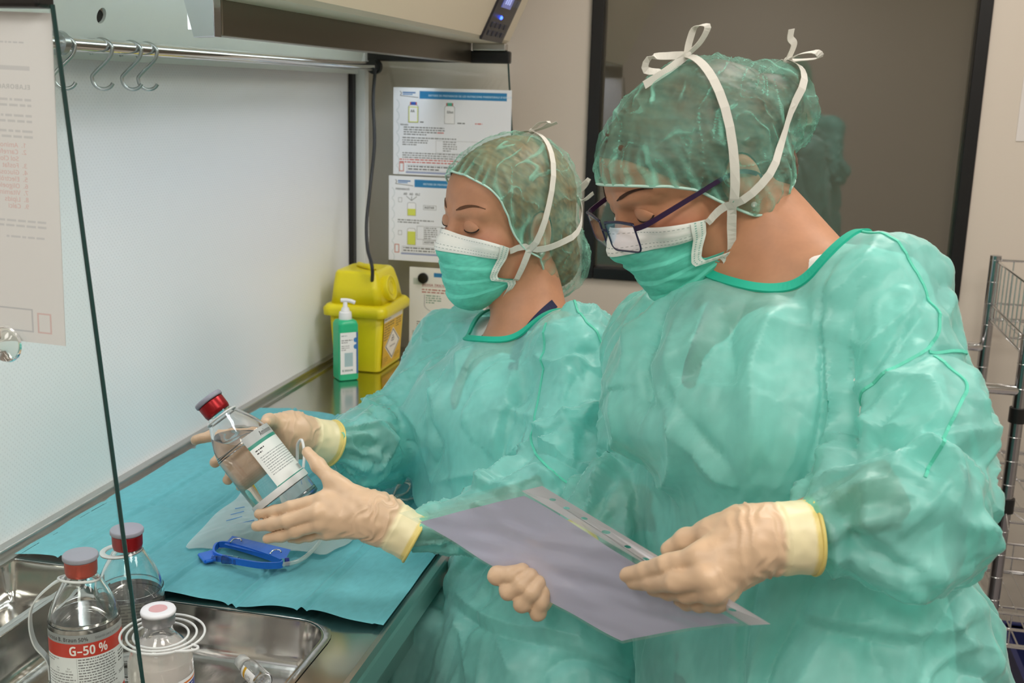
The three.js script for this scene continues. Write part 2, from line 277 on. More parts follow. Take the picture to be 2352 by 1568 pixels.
function posterHead(c, W, title) {
  c.fillStyle = '#f4f6fb'; c.fillRect(0, 0, W, W); c.fillStyle = blueBar; c.fillRect(W * 0.225, W * 0.025, W * 0.735, W * 0.062);
  c.fillStyle = '#cfe6f4'; c.font = `bold ${W * 0.021}px sans-serif`; c.fillText(title, W * 0.3, W * 0.066);
  c.fillStyle = '#2c6fb0'; c.fillRect(W * 0.08, W * 0.035, W * 0.11, W * 0.010); c.fillStyle = '#5a8fc4'; c.fillRect(W * 0.08, W * 0.05, W * 0.085, W * 0.008);
  c.strokeStyle = '#444'; c.lineWidth = W * 0.004; c.beginPath(); c.moveTo(W * 0.058, W * 0.03); c.lineTo(W * 0.07, W * 0.045); c.lineTo(W * 0.06, W * 0.065); c.lineTo(W * 0.215, W * 0.078); c.stroke();
  for (let i = 0; i < 7; i++) { c.strokeStyle = 'rgba(120,150,150,0.25)'; c.lineWidth = W * 0.006; c.beginPath(); c.arc(W * 0.0, W * (0.14 + i * 0.09), W * 0.05, -1, 1); c.stroke(); }
}
function flask(c, x, y, w, h, fill, capA, capB, text, level) {
  c.strokeStyle = '#777'; c.lineWidth = w * 0.035; c.fillStyle = '#fdfdff';
  c.beginPath(); c.moveTo(x, y + h); c.lineTo(x, y + h * 0.28); c.quadraticCurveTo(x, y + h * 0.16, x + w * 0.2, y + h * 0.14); c.lineTo(x + w * 0.8, y + h * 0.14); c.quadraticCurveTo(x + w, y + h * 0.16, x + w, y + h * 0.28); c.lineTo(x + w, y + h); c.closePath(); c.fill();
  if (fill) { c.fillStyle = fill; c.fillRect(x + w * 0.02, y + h * level, w * 0.96, h * (1 - level)); }
  c.stroke();
  if (capA) { c.fillStyle = capB; c.fillRect(x + w * 0.16, y, w * 0.68, h * 0.14); c.fillStyle = capA; c.fillRect(x + w * 0.26, y - h * 0.01, w * 0.48, h * 0.15); }
  if (text) { c.fillStyle = '#333'; c.font = `bold ${w * 0.32}px sans-serif`; c.fillText(text, x + w * 0.22, y + h * 0.5); }
}
function footer(c, W, y) { c.strokeStyle = '#8890a0'; c.lineWidth = 2; c.strokeRect(W * 0.12, y, W * 0.55, W * 0.05); scribble(c, W * 0.13, y + W * 0.008, W * 0.5, 2, W * 0.022, '#555'); c.strokeStyle = '#c9695a'; c.lineWidth = W * 0.006; c.strokeRect(W * 0.055, y - W * 0.012, W * 0.035, W * 0.066); c.fillStyle = '#8d9bc4'; c.fillRect(W * 0.11, y + W * 0.056, W * 0.55, W * 0.012); }
const poster1 = canvasTexture(1024, 724, (c, W, Hh) => {
  posterHead(c, W, 'METODE DE PREPARACIO DE LES NUTRICIONS PARENTERALS D’ADULTS');
  flask(c, W * 0.13, W * 0.115, W * 0.085, W * 0.165, null, '#3a63c0', '#c33c34', 'AA', 1); c.strokeStyle = '#d7df4a'; c.lineWidth = 6; c.strokeRect(W * 0.135, W * 0.155, W * 0.075, W * 0.12);
  flask(c, W * 0.44, W * 0.115, W * 0.085, W * 0.165, null, '#5cbfa0', '#c33c34', 'Gluc', 1);
  scribble(c, W * 0.23, W * 0.27, W * 0.06, 1, W * 0.02, '#555'); scribble(c, W * 0.55, W * 0.27, W * 0.12, 1, W * 0.02, '#555'); scribble(c, W * 0.70, W * 0.27, W * 0.11, 1, W * 0.02, '#d05048');
  c.fillStyle = '#333'; c.font = `bold ${W * 0.018}px sans-serif`; c.fillText('Mètode:', W * 0.06, W * 0.305);
  scribble(c, W * 0.09, W * 0.315, W * 0.36, 4, W * 0.019, '#666'); scribble(c, W * 0.38, W * 0.353, W * 0.1, 1, W * 0.019, '#d05048');
  scribble(c, W * 0.08, W * 0.40, W * 0.85, 1, W * 0.018, '#666'); scribble(c, W * 0.08, W * 0.42, W * 0.22, 3, W * 0.018, '#666'); c.strokeStyle = '#aaa'; c.lineWidth = 2; c.strokeRect(W * 0.37, W * 0.42, W * 0.5, W * 0.1); scribble(c, W * 0.43, W * 0.425, W * 0.12, 5, W * 0.018, '#888');
  scribble(c, W * 0.08, W * 0.525, W * 0.82, 3, W * 0.018, '#777'); scribble(c, W * 0.055, W * 0.578, W * 0.88, 2, W * 0.021, '#d0564c');
  footer(c, W, W * 0.625);
});
const poster2 = canvasTexture(1024, 724, (c, W) => {
  posterHead(c, W, 'METODE DE PREPARACIO DE LES NUTRICIONS PARENTERALS');
  c.fillStyle = '#333'; c.font = `bold ${W * 0.02}px sans-serif`; c.fillText('PREPARACIÓ', W * 0.06, W * 0.115);
  c.font = `bold ${W * 0.024}px sans-serif`; c.fillText('AD   AD   OLI', W * 0.13, W * 0.155); c.strokeStyle = '#555'; c.lineWidth = 4; for (const k of [-1, 0, 1]) { c.beginPath(); c.moveTo(W * (0.2 + k * 0.045), W * 0.165); c.lineTo(W * 0.2, W * 0.2); c.stroke(); }
  flask(c, W * 0.165, W * 0.2, W * 0.072, W * 0.125, '#dfe65e', null, '', '', 0.55); flask(c, W * 0.165, W * 0.41, W * 0.072, W * 0.16, '#dfe65e', null, '', '', 0.3);
  c.strokeStyle = '#999'; c.lineWidth = 3; for (const y of [0.21, 0.5]) { c.strokeRect(W * 0.305, W * (y + 0.025), W * 0.11, W * 0.035); c.fillStyle = '#333'; c.font = `bold ${W * 0.024}px sans-serif`; c.fillText('AGITAR', W * 0.313, W * (y + 0.051)); }
  for (const y of [0.18, 0.455]) c.strokeRect(W * 0.085, W * y, W * 0.03, W * 0.035);
  scribble(c, W * 0.08, W * 0.36, W * 0.34, 2, W * 0.019, '#666'); scribble(c, W * 0.31, W * 0.42, W * 0.12, 6, W * 0.017, '#777'); c.strokeRect(W * 0.25, W * 0.41, W * 0.5, W * 0.11);
  footer(c, W, W * 0.585);
});
const poster3 = canvasTexture(724, 1024, (c, W, Hh) => {
  c.fillStyle = '#f2f1ea'; c.fillRect(0, 0, W, Hh); c.fillStyle = blueBar; c.fillRect(W * 0.32, W * 0.075, W * 0.64, W * 0.065);
  c.fillStyle = '#9a3b3b'; c.font = `bold ${W * 0.048}px sans-serif`; c.fillText('BOSSA TRICOMPARTIMENTADA', W * 0.165, W * 0.285); c.fillStyle = '#9a3b3b'; c.fillRect(W * 0.165, W * 0.293, W * 0.7, 3);
  scribble(c, W * 0.165, W * 0.335, W * 0.75, 2, W * 0.04, '#b55a4c'); scribble(c, W * 0.22, W * 0.43, W * 0.2, 4, W * 0.036, '#6f9a80'); c.strokeStyle = '#777'; c.lineWidth = 4; c.beginPath(); c.moveTo(W * 0.2, W * 0.42); c.lineTo(W * 0.2, W * 0.6); c.quadraticCurveTo(W * 0.24, W * 0.7, W * 0.45, W * 0.72); c.stroke();
  scribble(c, W * 0.1, W * 0.85, W * 0.6, 3, W * 0.035, '#777'); c.fillStyle = 'rgba(120,150,130,0.35)'; c.fillRect(W * 0.04, W * 1.0, W * 0.12, W * 0.1); c.fillRect(W * 0.05, W * 0.17, W * 0.15, W * 0.1);
});
const backPaper = canvasTexture(724, 1024, (c, W, Hh) => {
  c.fillStyle = '#eee6ea'; c.fillRect(0, 0, W, Hh); c.save(); c.translate(W, 0); c.scale(-1, 1);
  scribble(c, W * 0.12, Hh * 0.085, W * 0.42, 1, 11, 'rgba(150,150,165,0.3)'); c.fillStyle = 'rgba(160,160,170,0.3)'; c.fillRect(W * 0.1, Hh * 0.155, W * 0.8, 13);
  c.fillStyle = 'rgba(140,140,150,0.35)'; c.font = 'bold 20px sans-serif'; c.fillText('ELABORACIÓ', W * 0.1, Hh * 0.222);
  for (const y of [0.25, 0.297, 0.343]) scribble(c, W * 0.1, Hh * y, W * 0.75, 2, 17, 'rgba(150,150,160,0.28)');
  c.fillStyle = 'rgba(216,140,140,0.5)'; c.font = '19px sans-serif'; ['1.  Aminoàcids', '2.  Carrefor a pH', '     Sol Cloru', '3.  Fosfat', '4.  Glucosa', '5.  Electròlits', '6.  Oligoelements', '7.  Vitamines (sol)', '8.  Lípids', '9.  Calci'].forEach((t, i) => c.fillText(t, W * 0.13, Hh * (0.395 + i * 0.0205)));
  scribble(c, W * 0.06, Hh * 0.615, W * 0.8, 2, 16, 'rgba(150,150,165,0.28)'); scribble(c, W * 0.07, Hh * 0.665, W * 0.3, 1, 15, 'rgba(150,150,165,0.28)');
  c.strokeStyle = 'rgba(216,140,140,0.4)'; c.lineWidth = 5; c.strokeRect(W * 0.06, Hh * 0.905, W * 0.055, Hh * 0.06); c.strokeStyle = 'rgba(150,150,165,0.4)'; c.strokeRect(W * 0.14, Hh * 0.895, W * 0.7, Hh * 0.07); c.restore();
});
function sheetOn(name, tex, x0, x1, y0, y1, z, label, cat) {
  const g = thing(name, label, cat, [(x0 + x1) / 2, y0, z]);
  mesh('paper', box(x1 - x0, y1 - y0, 0.0006, 0, (y1 - y0) / 2, 0), std({ color: rgb(240, 241, 244), roughness: 0.35 }), g);
  const f = new THREE.PlaneGeometry(x1 - x0, y1 - y0).translate(0, (y1 - y0) / 2, 0.0008);
  mesh('print', f, std({ map: tex, roughness: 0.3 }), g);
  return g;
}
{
  const zf = ZF + 0.0045, N = V(0, 0, 1), a = onPlane(904, 200, N, zf), b = onPlane(1176, 211, N, zf), c = onPlane(897, 400, N, zf), d = onPlane(895, 597, N, zf), e = onPlane(941, 612, N, zf);
  void b; void d;
  sheetOn('instruction_poster', poster1, a.x, a.x + 0.297, a.y - 0.21, a.y, zf, 'landscape instruction poster with two flask drawings, upper one on the far glass', 'poster');
  sheetOn('instruction_poster', poster2, c.x - 0.004, c.x + 0.293, a.y - 0.425, a.y - 0.214, zf, 'landscape instruction poster with yellow flasks, lower one on the far glass', 'poster');
  const p3 = sheetOn('instruction_poster', poster3, e.x, e.x + 0.2, e.y - 0.23, e.y, zf, 'portrait notice with red heading behind the yellow sharps bin', 'poster'); void p3;
  const m = onPlane(973, 638, N, zf);
  const mg = tag(mesh('round_magnet', lathe([[0, 0], [0.0125, 0], [0.0135, 0.002], [0.0135, 0.006], [0.012, 0.008], [0, 0.008]], 24).rotateX(Math.PI / 2), blackPlastic), 'round black magnet holding the notice with red heading', 'magnet'); mg.position.set(m.x, m.y, zf + 0.001);
  const zn = ZN - 0.0045, k = onPlane(117, 30, N, zn), l = onPlane(150, 795, N, zn);
  const g = thing('pinned_sheet', 'large white sheet on the near glass, its print showing through reversed', 'paper', [0, 0, 0]);
  const w = 0.245, hgt = k.y - l.y, tilt = Math.atan2(l.x - k.x, hgt);
  const sg = box(w, hgt, 0.0005, -w / 2, -hgt / 2, 0), sf = new THREE.PlaneGeometry(w, hgt).translate(-w / 2, -hgt / 2, 0.0007);
  for (const q of [sg, sf]) q.rotateZ(tilt).translate(k.x, k.y, zn - 0.001);
  mesh('paper', sg, std({ color: rgb(236, 230, 232), roughness: 0.6 }), g);
  mesh('print', sf, std({ map: backPaper, roughness: 0.6 }), g);
  const sc = onPlane(12, 790, N, ZN + 0.003);
  const cup = tag(mesh('suction_cup', lathe([[0, 0.012], [0.006, 0.012], [0.007, 0.006], [0.016, 0.003], [0.018, 0], [0.014, 0.0015], [0, 0.004]], 28).rotateX(Math.PI / 2), phy({ color: rgb(250, 252, 246), transmission: 1, thickness: 0.004, roughness: 0.03, ior: 1.45 })), 'clear plastic suction cup under the white sheet on the near glass', 'suction cup'); cup.position.copy(sc);
}
// ---------------------------------------------------------------- distance fields and meshing
const smin = (a, b, k) => { const h = Math.max(k - Math.abs(a - b), 0) / k; return Math.min(a, b) - h * h * k * 0.25; };
const smax = (a, b, k) => -smin(-a, -b, k);
function cone(a, b, r1, r2 = r1) {
  const ax = a.x, ay = a.y, az = a.z, bx = b.x - ax, by = b.y - ay, bz = b.z - az, q = 1 / Math.max(1e-9, bx * bx + by * by + bz * bz);
  return (x, y, z) => { const px = x - ax, py = y - ay, pz = z - az; let t = (px * bx + py * by + pz * bz) * q; t = t < 0 ? 0 : t > 1 ? 1 : t; const dx = px - bx * t, dy = py - by * t, dz = pz - bz * t; return Math.sqrt(dx * dx + dy * dy + dz * dz) - (r1 + (r2 - r1) * t); };
}
const ball = (c, r) => (x, y, z) => Math.hypot(x - c.x, y - c.y, z - c.z) - r;
// ellipsoid with its own axes (columns of a rotation)
function ell(c, rx, ry, rz, q) {
  const m = new THREE.Matrix4(); if (q) m.makeRotationFromQuaternion(q); const e = m.elements;
  return (x, y, z) => {
    const px = x - c.x, py = y - c.y, pz = z - c.z;
    const u = (px * e[0] + py * e[1] + pz * e[2]) / rx, v = (px * e[4] + py * e[5] + pz * e[6]) / ry, w = (px * e[8] + py * e[9] + pz * e[10]) / rz;
    const k0 = Math.sqrt(u * u + v * v + w * w), k1 = Math.sqrt(u * u / (rx * rx) + v * v / (ry * ry) + w * w / (rz * rz));
    return k1 < 1e-9 ? -Math.min(rx, ry, rz) : k0 * (k0 - 1) / k1;
  };
}
const blend = (k, ...fs) => (x, y, z) => { let d = fs[0](x, y, z); for (let i = 1; i < fs.length; i++) d = smin(d, fs[i](x, y, z), k); return d; };
function surfaceNets(f, lo, hi, h) {
  const nx = Math.ceil((hi.x - lo.x) / h) + 1, ny = Math.ceil((hi.y - lo.y) / h) + 1, nz = Math.ceil((hi.z - lo.z) / h) + 1, B = 8;
  const val = new Float32Array(nx * ny * nz), at = (i, j, k) => i + nx * (j + ny * k);
  for (let k0 = 0; k0 < nz; k0 += B) for (let j0 = 0; j0 < ny; j0 += B) for (let i0 = 0; i0 < nx; i0 += B) {
    const d = f(lo.x + (i0 + B / 2) * h, lo.y + (j0 + B / 2) * h, lo.z + (k0 + B / 2) * h), far = Math.abs(d) > B * h * 1.25, i1 = Math.min(nx, i0 + B), j1 = Math.min(ny, j0 + B), k1 = Math.min(nz, k0 + B);
    for (let k = k0; k < k1; k++) for (let j = j0; j < j1; j++) for (let i = i0; i < i1; i++) val[at(i, j, k)] = far ? d : f(lo.x + i * h, lo.y + j * h, lo.z + k * h);
  }
  const id = new Int32Array(nx * ny * nz).fill(-1), pos = [], idx = [], co = [0, 1, nx, nx + 1, nx * ny, nx * ny + 1, nx * ny + nx, nx * ny + nx + 1];
  const E = [[0, 1], [2, 3], [4, 5], [6, 7], [0, 2], [1, 3], [4, 6], [5, 7], [0, 4], [1, 5], [2, 6], [3, 7]];
  for (let k = 0; k < nz - 1; k++) for (let j = 0; j < ny - 1; j++) for (let i = 0; i < nx - 1; i++) {
    const o = at(i, j, k); let m = 0; for (let c = 0; c < 8; c++) if (val[o + co[c]] < 0) m |= 1 << c;
    if (m === 0 || m === 255) continue;
    let sx = 0, sy = 0, sz = 0, n = 0;
    for (const [a, b] of E) { if (((m >> a) & 1) === ((m >> b) & 1)) continue; const va = val[o + co[a]], vb = val[o + co[b]], t = va / (va - vb); sx += (a & 1) + t * ((b & 1) - (a & 1)); sy += ((a >> 1) & 1) + t * (((b >> 1) & 1) - ((a >> 1) & 1)); sz += (a >> 2) + t * ((b >> 2) - (a >> 2)); n++; }
    id[o] = pos.length / 3; pos.push(lo.x + (i + sx / n) * h, lo.y + (j + sy / n) * h, lo.z + (k + sz / n) * h);
  }
  const quad = (a, b, c, d, flip) => { if (a < 0 || b < 0 || c < 0 || d < 0) return; if (flip) idx.push(a, c, b, a, d, c); else idx.push(a, b, c, a, c, d); };
  for (let k = 1; k < nz - 1; k++) for (let j = 1; j < ny - 1; j++) for (let i = 1; i < nx - 1; i++) {
    const o = at(i, j, k), s = val[o] < 0;
    if (s !== val[o + 1] < 0) quad(id[o - nx - nx * ny], id[o - nx * ny], id[o], id[o - nx], !s);
    if (s !== val[o + nx] < 0) quad(id[o - 1 - nx * ny], id[o - 1], id[o], id[o - nx * ny], !s);
    if (s !== val[o + nx * ny] < 0) quad(id[o - 1 - nx], id[o - nx], id[o], id[o - 1], !s);
  }
  const g = new THREE.BufferGeometry(); g.setAttribute('position', new THREE.Float32BufferAttribute(pos, 3)); g.setIndex(idx); g.computeVertexNormals();
  return g;
}
const gradient = (f, p, e = 0.001) => V(f(p.x + e, p.y, p.z) - f(p.x - e, p.y, p.z), f(p.x, p.y + e, p.z) - f(p.x, p.y - e, p.z), f(p.x, p.y, p.z + e) - f(p.x, p.y, p.z - e)).normalize();
// moves each vertex along its normal by amount(x, y, z, nx, ny, nz)
function push(g, amount) {
  const p = g.attributes.position, n = g.attributes.normal, a = p.array, b = n.array;
  for (let i = 0; i < p.count; i++) { const k = i * 3, d = amount(a[k], a[k + 1], a[k + 2], b[k], b[k + 1], b[k + 2]); a[k] += b[k] * d; a[k + 1] += b[k + 1] * d; a[k + 2] += b[k + 2] * d; }
  g.computeVertexNormals(); return g;
}
// keeps the part of an indexed geometry where keep(x, y, z) > 0; edges are cut exactly; returns the cut loops too
function clip(g, keep) {
  const p = g.attributes.position.array, col = g.attributes.color ? g.attributes.color.array : null, I = g.index.array, n = p.length / 3, v = new Float32Array(n), pos = [], idx = [], map = new Int32Array(n).fill(-1), cut = new Map(), segs = [], cc = [];
  for (let i = 0; i < n; i++) v[i] = keep(p[i * 3], p[i * 3 + 1], p[i * 3 + 2]);
  const old = (i) => { if (map[i] < 0) { map[i] = pos.length / 3; pos.push(p[i * 3], p[i * 3 + 1], p[i * 3 + 2]); if (col) cc.push(col[i * 4], col[i * 4 + 1], col[i * 4 + 2], col[i * 4 + 3]); } return map[i]; };
  const mid = (a, b) => { const key = a < b ? a * n + b : b * n + a; if (!cut.has(key)) { const t = v[a] / (v[a] - v[b]); cut.set(key, pos.length / 3); for (let c = 0; c < 3; c++) pos.push(p[a * 3 + c] + t * (p[b * 3 + c] - p[a * 3 + c])); if (col) for (let c = 0; c < 4; c++) cc.push(col[a * 4 + c] + t * (col[b * 4 + c] - col[a * 4 + c])); } return cut.get(key); };
  for (let t = 0; t < I.length; t += 3) {
    const q = [I[t], I[t + 1], I[t + 2]], inn = q.map((i) => v[i] > 0), c = inn[0] + inn[1] + inn[2];
    if (c === 3) idx.push(old(q[0]), old(q[1]), old(q[2]));
    else if (c === 1) { const k = inn.indexOf(true), a = q[k], b = q[(k + 1) % 3], d = q[(k + 2) % 3], m1 = mid(a, b), m2 = mid(a, d); idx.push(old(a), m1, m2); segs.push([m1, m2]); }
    else if (c === 2) { const k = inn.indexOf(false), a = q[k], b = q[(k + 1) % 3], d = q[(k + 2) % 3], m1 = mid(a, b), m2 = mid(a, d); idx.push(old(b), old(d), m2, old(b), m2, m1); segs.push([m2, m1]); }
  }
  const next = new Map(segs.map(([a, b]) => [a, b])), loops = [], used = new Set();
  for (const [s] of segs) { if (used.has(s)) continue; const loop = []; let c = s; while (c !== undefined && !used.has(c)) { used.add(c); loop.push(V(pos[c * 3], pos[c * 3 + 1], pos[c * 3 + 2])); c = next.get(c); } if (loop.length > 8) loops.push(loop); }
  const o = new THREE.BufferGeometry(); o.setAttribute('position', new THREE.Float32BufferAttribute(pos, 3)); if (col) o.setAttribute('color', new THREE.Float32BufferAttribute(cc, 4)); o.setIndex(idx); o.computeVertexNormals();
  return { g: o, loops };
}
function paint(g, fn) {   // fn(x, y, z, nx, ny, nz) -> [r, g, b, a] linear
  const p = g.attributes.position.array, b = g.attributes.normal.array, n = p.length / 3, c = new Float32Array(n * 4);
  for (let i = 0; i < n; i++) c.set(fn(p[i * 3], p[i * 3 + 1], p[i * 3 + 2], b[i * 3], b[i * 3 + 1], b[i * 3 + 2]), i * 4);
  g.setAttribute('color', new THREE.BufferAttribute(c, 4)); return g;
}
function smoothLoop(loop, n, passes = 3) {
  let q = curve(loop, true).getSpacedPoints(n); q.pop();
  for (let s = 0; s < passes; s++) q = q.map((p, i) => V().addVectors(q[(i + n - 1) % n], q[(i + 1) % n]).multiplyScalar(0.25).addScaledVector(p, 0.5));
  return q;
}
// march along a sight line to a field's surface
function strike(f, px, py, from = 0.6, to = 3) {
  const d = sight(px, py), p = V(); const len = d.length(); let t = from;
  for (let i = 0; i < 220 && t < to; i++) { p.copy(EYE).addScaledVector(d, t); const s = f(p.x, p.y, p.z); if (s < 0.0006) return p.clone(); t += Math.max(0.0006, s * 0.8) / len; }
  return null;
}
const ridge = (x, y, z) => { const n = Math.abs(noise(x, y, z)); return 1 - Math.min(1, n * 1.7); };
// crumpled sheet: broad facets with sharp creases
function crumple(x, y, z, f, s = 0) {
  const w = noise(x * f * 0.4 + s, y * f * 0.4, z * f * 0.4) * 0.6;
  const a = Math.abs(noise(x * f + w + s, y * f, z * f - w)), b = Math.abs(noise(x * f * 1.7 - w + 3 + s, y * f * 1.7, z * f * 1.7 + 5));
  return 1 - a * 1.6 - b * 0.5;
}
// thin sharp ridges on flat ground
const ridges = (x, y, z, k = 3) => { const n = 1 - Math.abs(noise(x, y, z)) * k; return n > 0 ? n * n * 0.6 + n * 0.4 : 0; };

// piecewise-flat noise: values on a lattice, joined by flat faces that meet in sharp creases
const hash3 = (i, j, k) => { let h = Math.imul(i, 374761393) ^ Math.imul(j, 668265263) ^ Math.imul(k, 2147483647 ^ 0x5bd1e995); h = Math.imul(h ^ (h >>> 13), 1274126177); h ^= h >>> 16; return (h >>> 0) / 4294967296 * 2 - 1; };
function flatNoise(x, y, z) {
  const i = Math.floor(x), j = Math.floor(y), k = Math.floor(z), fx = x - i, fy = y - j, fz = z - k;
  let a = hash3(i, j, k), b, c; const d = hash3(i + 1, j + 1, k + 1);
  if (fx >= fy) { if (fy >= fz) { b = hash3(i + 1, j, k); c = hash3(i + 1, j + 1, k); return a + (b - a) * fx + (c - b) * fy + (d - c) * fz; } if (fx >= fz) { b = hash3(i + 1, j, k); c = hash3(i + 1, j, k + 1); return a + (b - a) * fx + (c - b) * fz + (d - c) * fy; } b = hash3(i, j, k + 1); c = hash3(i + 1, j, k + 1); return a + (b - a) * fz + (c - b) * fx + (d - c) * fy; }
  if (fx >= fz) { b = hash3(i, j + 1, k); c = hash3(i + 1, j + 1, k); return a + (b - a) * fy + (c - b) * fx + (d - c) * fz; }
  if (fy >= fz) { b = hash3(i, j + 1, k); c = hash3(i, j + 1, k + 1); return a + (b - a) * fy + (c - b) * fz + (d - c) * fx; }
  b = hash3(i, j, k + 1); c = hash3(i, j + 1, k + 1); return a + (b - a) * fz + (c - b) * fy + (d - c) * fx;
}
function facet(x, y, z, s = 0) { const w = 0.55; return flatNoise(0.8 * x + 0.36 * y - 0.48 * z + w * noise(x * 0.5, y * 0.5, z * 0.5 + s) + s, -0.6 * x + 0.48 * y - 0.64 * z + w * noise(y * 0.5 + s, z * 0.5, x * 0.5), 0.8 * y + 0.6 * z + 11 + s); }
// ---------------------------------------------------------------- heads
const L3 = (x, y, z) => V(x, y, z);
const eyeQ = new THREE.Quaternion();
// head in its own axes: z out of the face, y up, x to the person's left, origin between the ears
function headField() {
  const m = (v) => V(-v.x, v.y, v.z), both = (fn) => { const a = fn(1), b = fn(-1); return (x, y, z) => Math.min(a(x, y, z), b(x, y, z)); };
  void m;
  const cran = ell(V(0, 0.034, -0.016), 0.073, 0.086, 0.094), fore = ell(V(0, 0.048, 0.030), 0.062, 0.052, 0.058), mid = ell(V(0, -0.020, 0.036), 0.058, 0.074, 0.052), jaw = ell(V(0, -0.066, 0.034), 0.048, 0.042, 0.048), chin = ell(V(0, -0.096, 0.066), 0.022, 0.018, 0.020);
  const cheek = both((s) => ell(V(s * 0.043, -0.020, 0.056), 0.024, 0.022, 0.024)), jawS = both((s) => cone(V(s * 0.054, -0.040, 0.0), V(s * 0.022, -0.090, 0.056), 0.020, 0.018));
  const brow = both((s) => cone(V(s * 0.046, 0.029, 0.066), V(s * 0.014, 0.026, 0.083), 0.008, 0.009)), socket = both((s) => ell(V(s * 0.032, 0.008, 0.098), 0.019, 0.014, 0.015));
  const lid = both((s) => ell(V(s * 0.0315, 0.009, 0.0735), 0.0148, 0.0135, 0.0132)), slit = both((s) => ell(V(s * 0.0315, 0.0045, 0.0868), 0.0125, 0.0022, 0.0065));
  const nose = cone(V(0, 0.020, 0.083), V(0, -0.026, 0.107), 0.0085, 0.0115), nos2 = both((s) => ball(V(s * 0.011, -0.031, 0.097), 0.0085)), lips = ell(V(0, -0.062, 0.085), 0.022, 0.013, 0.010);
  const ear = both((s) => ell(V(s * 0.078, -0.006, -0.012), 0.009, 0.032, 0.018)), earCut = both((s) => ell(V(s * 0.086, -0.002, -0.010), 0.006, 0.018, 0.010));
  const crease = both((s) => cone(V(s * 0.046, 0.0135, 0.0795), V(s * 0.020, 0.0150, 0.0855), 0.0012, 0.0012));
  return (x, y, z) => {
    let d = smin(cran(x, y, z), fore(x, y, z), 0.03); d = smin(d, mid(x, y, z), 0.03); d = smin(d, jaw(x, y, z), 0.025); d = smin(d, chin(x, y, z), 0.018); d = smin(d, jawS(x, y, z), 0.02); d = smin(d, cheek(x, y, z), 0.02);
    d = smin(d, brow(x, y, z), 0.014); d = smax(d, -socket(x, y, z), 0.012); d = smin(d, nose(x, y, z), 0.010); d = smin(d, nos2(x, y, z), 0.006); d = smin(d, lid(x, y, z), 0.0045); d = smin(d, lips(x, y, z), 0.008);
    void crease; void slit;
    d = smin(d, smax(ear(x, y, z), -earCut(x, y, z), 0.006), 0.006);
    return d;
  };
}
const HEAD = headField();
function headFrame(pos, az, pitch, roll, sc = [1, 1, 1]) {   // azimuth of the gaze from +z towards +x, degrees
  const q = new THREE.Quaternion().setFromEuler(new THREE.Euler(pitch * Math.PI / 180, az * Math.PI / 180, roll * Math.PI / 180, 'YXZ'));
  return new THREE.Matrix4().compose(pos, q, V(...sc));
}
const inFrame = (f, M) => { const e = M.clone().invert().elements; return (x, y, z) => f(e[0] * x + e[4] * y + e[8] * z + e[12], e[1] * x + e[5] * y + e[9] * z + e[13], e[2] * x + e[6] * y + e[10] * z + e[14]); };
function hullTo(f, dir, from = V(0, 0, 0), max = 0.3) { let t = 0.02; const p = V(); for (let i = 0; i < 200 && t < max; i++) { p.copy(from).addScaledVector(dir, t); const d = f(p.x, p.y, p.z); if (d > -0.0003) return p.clone(); t += Math.max(0.0004, -d * 0.7); } return p.clone(); }
// ---------------------------------------------------------------- people
const lin = (r, g, b) => { const c = rgb(r, g, b); return [c.r, c.g, c.b]; };
const skinMat = phy({ vertexColors: true, color: 0xffffff, roughness: 0.5, sheen: 0.15, sheenColor: new THREE.Color(1, 0.8, 0.7) });
const gownMat = phy({ vertexColors: true, color: 0xffffff, roughness: 0.42, transmission: 0.60, thickness: 0, ior: 1.45, specularIntensity: 0.9 });
const trimMat = phy({ color: rgb(28, 178, 150), roughness: 0.6 });
const seamMat = phy({ color: rgb(92, 206, 180), roughness: 0.6 });
const scrubMat = std({ color: rgb(238, 232, 228), roughness: 0.85 });
const gloveMat = phy({ vertexColors: true, color: 0xffffff, roughness: 0.42, sheen: 0.2, sheenColor: new THREE.Color(1, 0.95, 0.85) });
const capMat = phy({ vertexColors: true, color: 0xffffff, roughness: 0.75, transparent: true, opacity: 1 });
const hairMat = phy({ vertexColors: true, color: 0xffffff, roughness: 0.5 });
const tieMat = phy({ color: rgb(232, 230, 222), roughness: 0.8, transmission: 0.2, thickness: 0 });
const maskTeal = phy({ vertexColors: true, color: 0xffffff, roughness: 0.72 });
const stitched = canvasTexture(512, 128, (c, W, H) => { c.fillStyle = '#eef0ec'; c.fillRect(0, 0, W, H); c.fillStyle = '#aab4b2'; for (const y of [24, 88, 108]) for (let x = 4; x < W; x += 11) c.fillRect(x, y, 6, 4); });
const bandMat = std({ map: stitched, roughness: 0.75 });
const bindTex = canvasTexture(64, 512, (c, W, H) => { c.fillStyle = '#e6ece6'; c.fillRect(0, 0, W, H); c.fillStyle = '#93bdb4'; for (let y = 4; y < H; y += 14) { c.fillRect(14, y, 8, 7); c.fillRect(40, y + 5, 8, 7); } });
const bindMat = std({ map: bindTex, roughness: 0.75 });
const darkLash = std({ color: rgb(34, 24, 20), roughness: 0.8 });
const eyeMat = phy({ color: rgb(226, 218, 210), roughness: 0.15 }), irisMat = phy({ color: rgb(58, 40, 30), roughness: 0.1 });
const trouserMat = std({ color: rgb(20, 20, 24), roughness: 0.9 }), shoeMat = std({ color: rgb(222, 222, 220), roughness: 0.5 });
const pearl = phy({ color: rgb(236, 232, 226), roughness: 0.12, clearcoat: 1 });

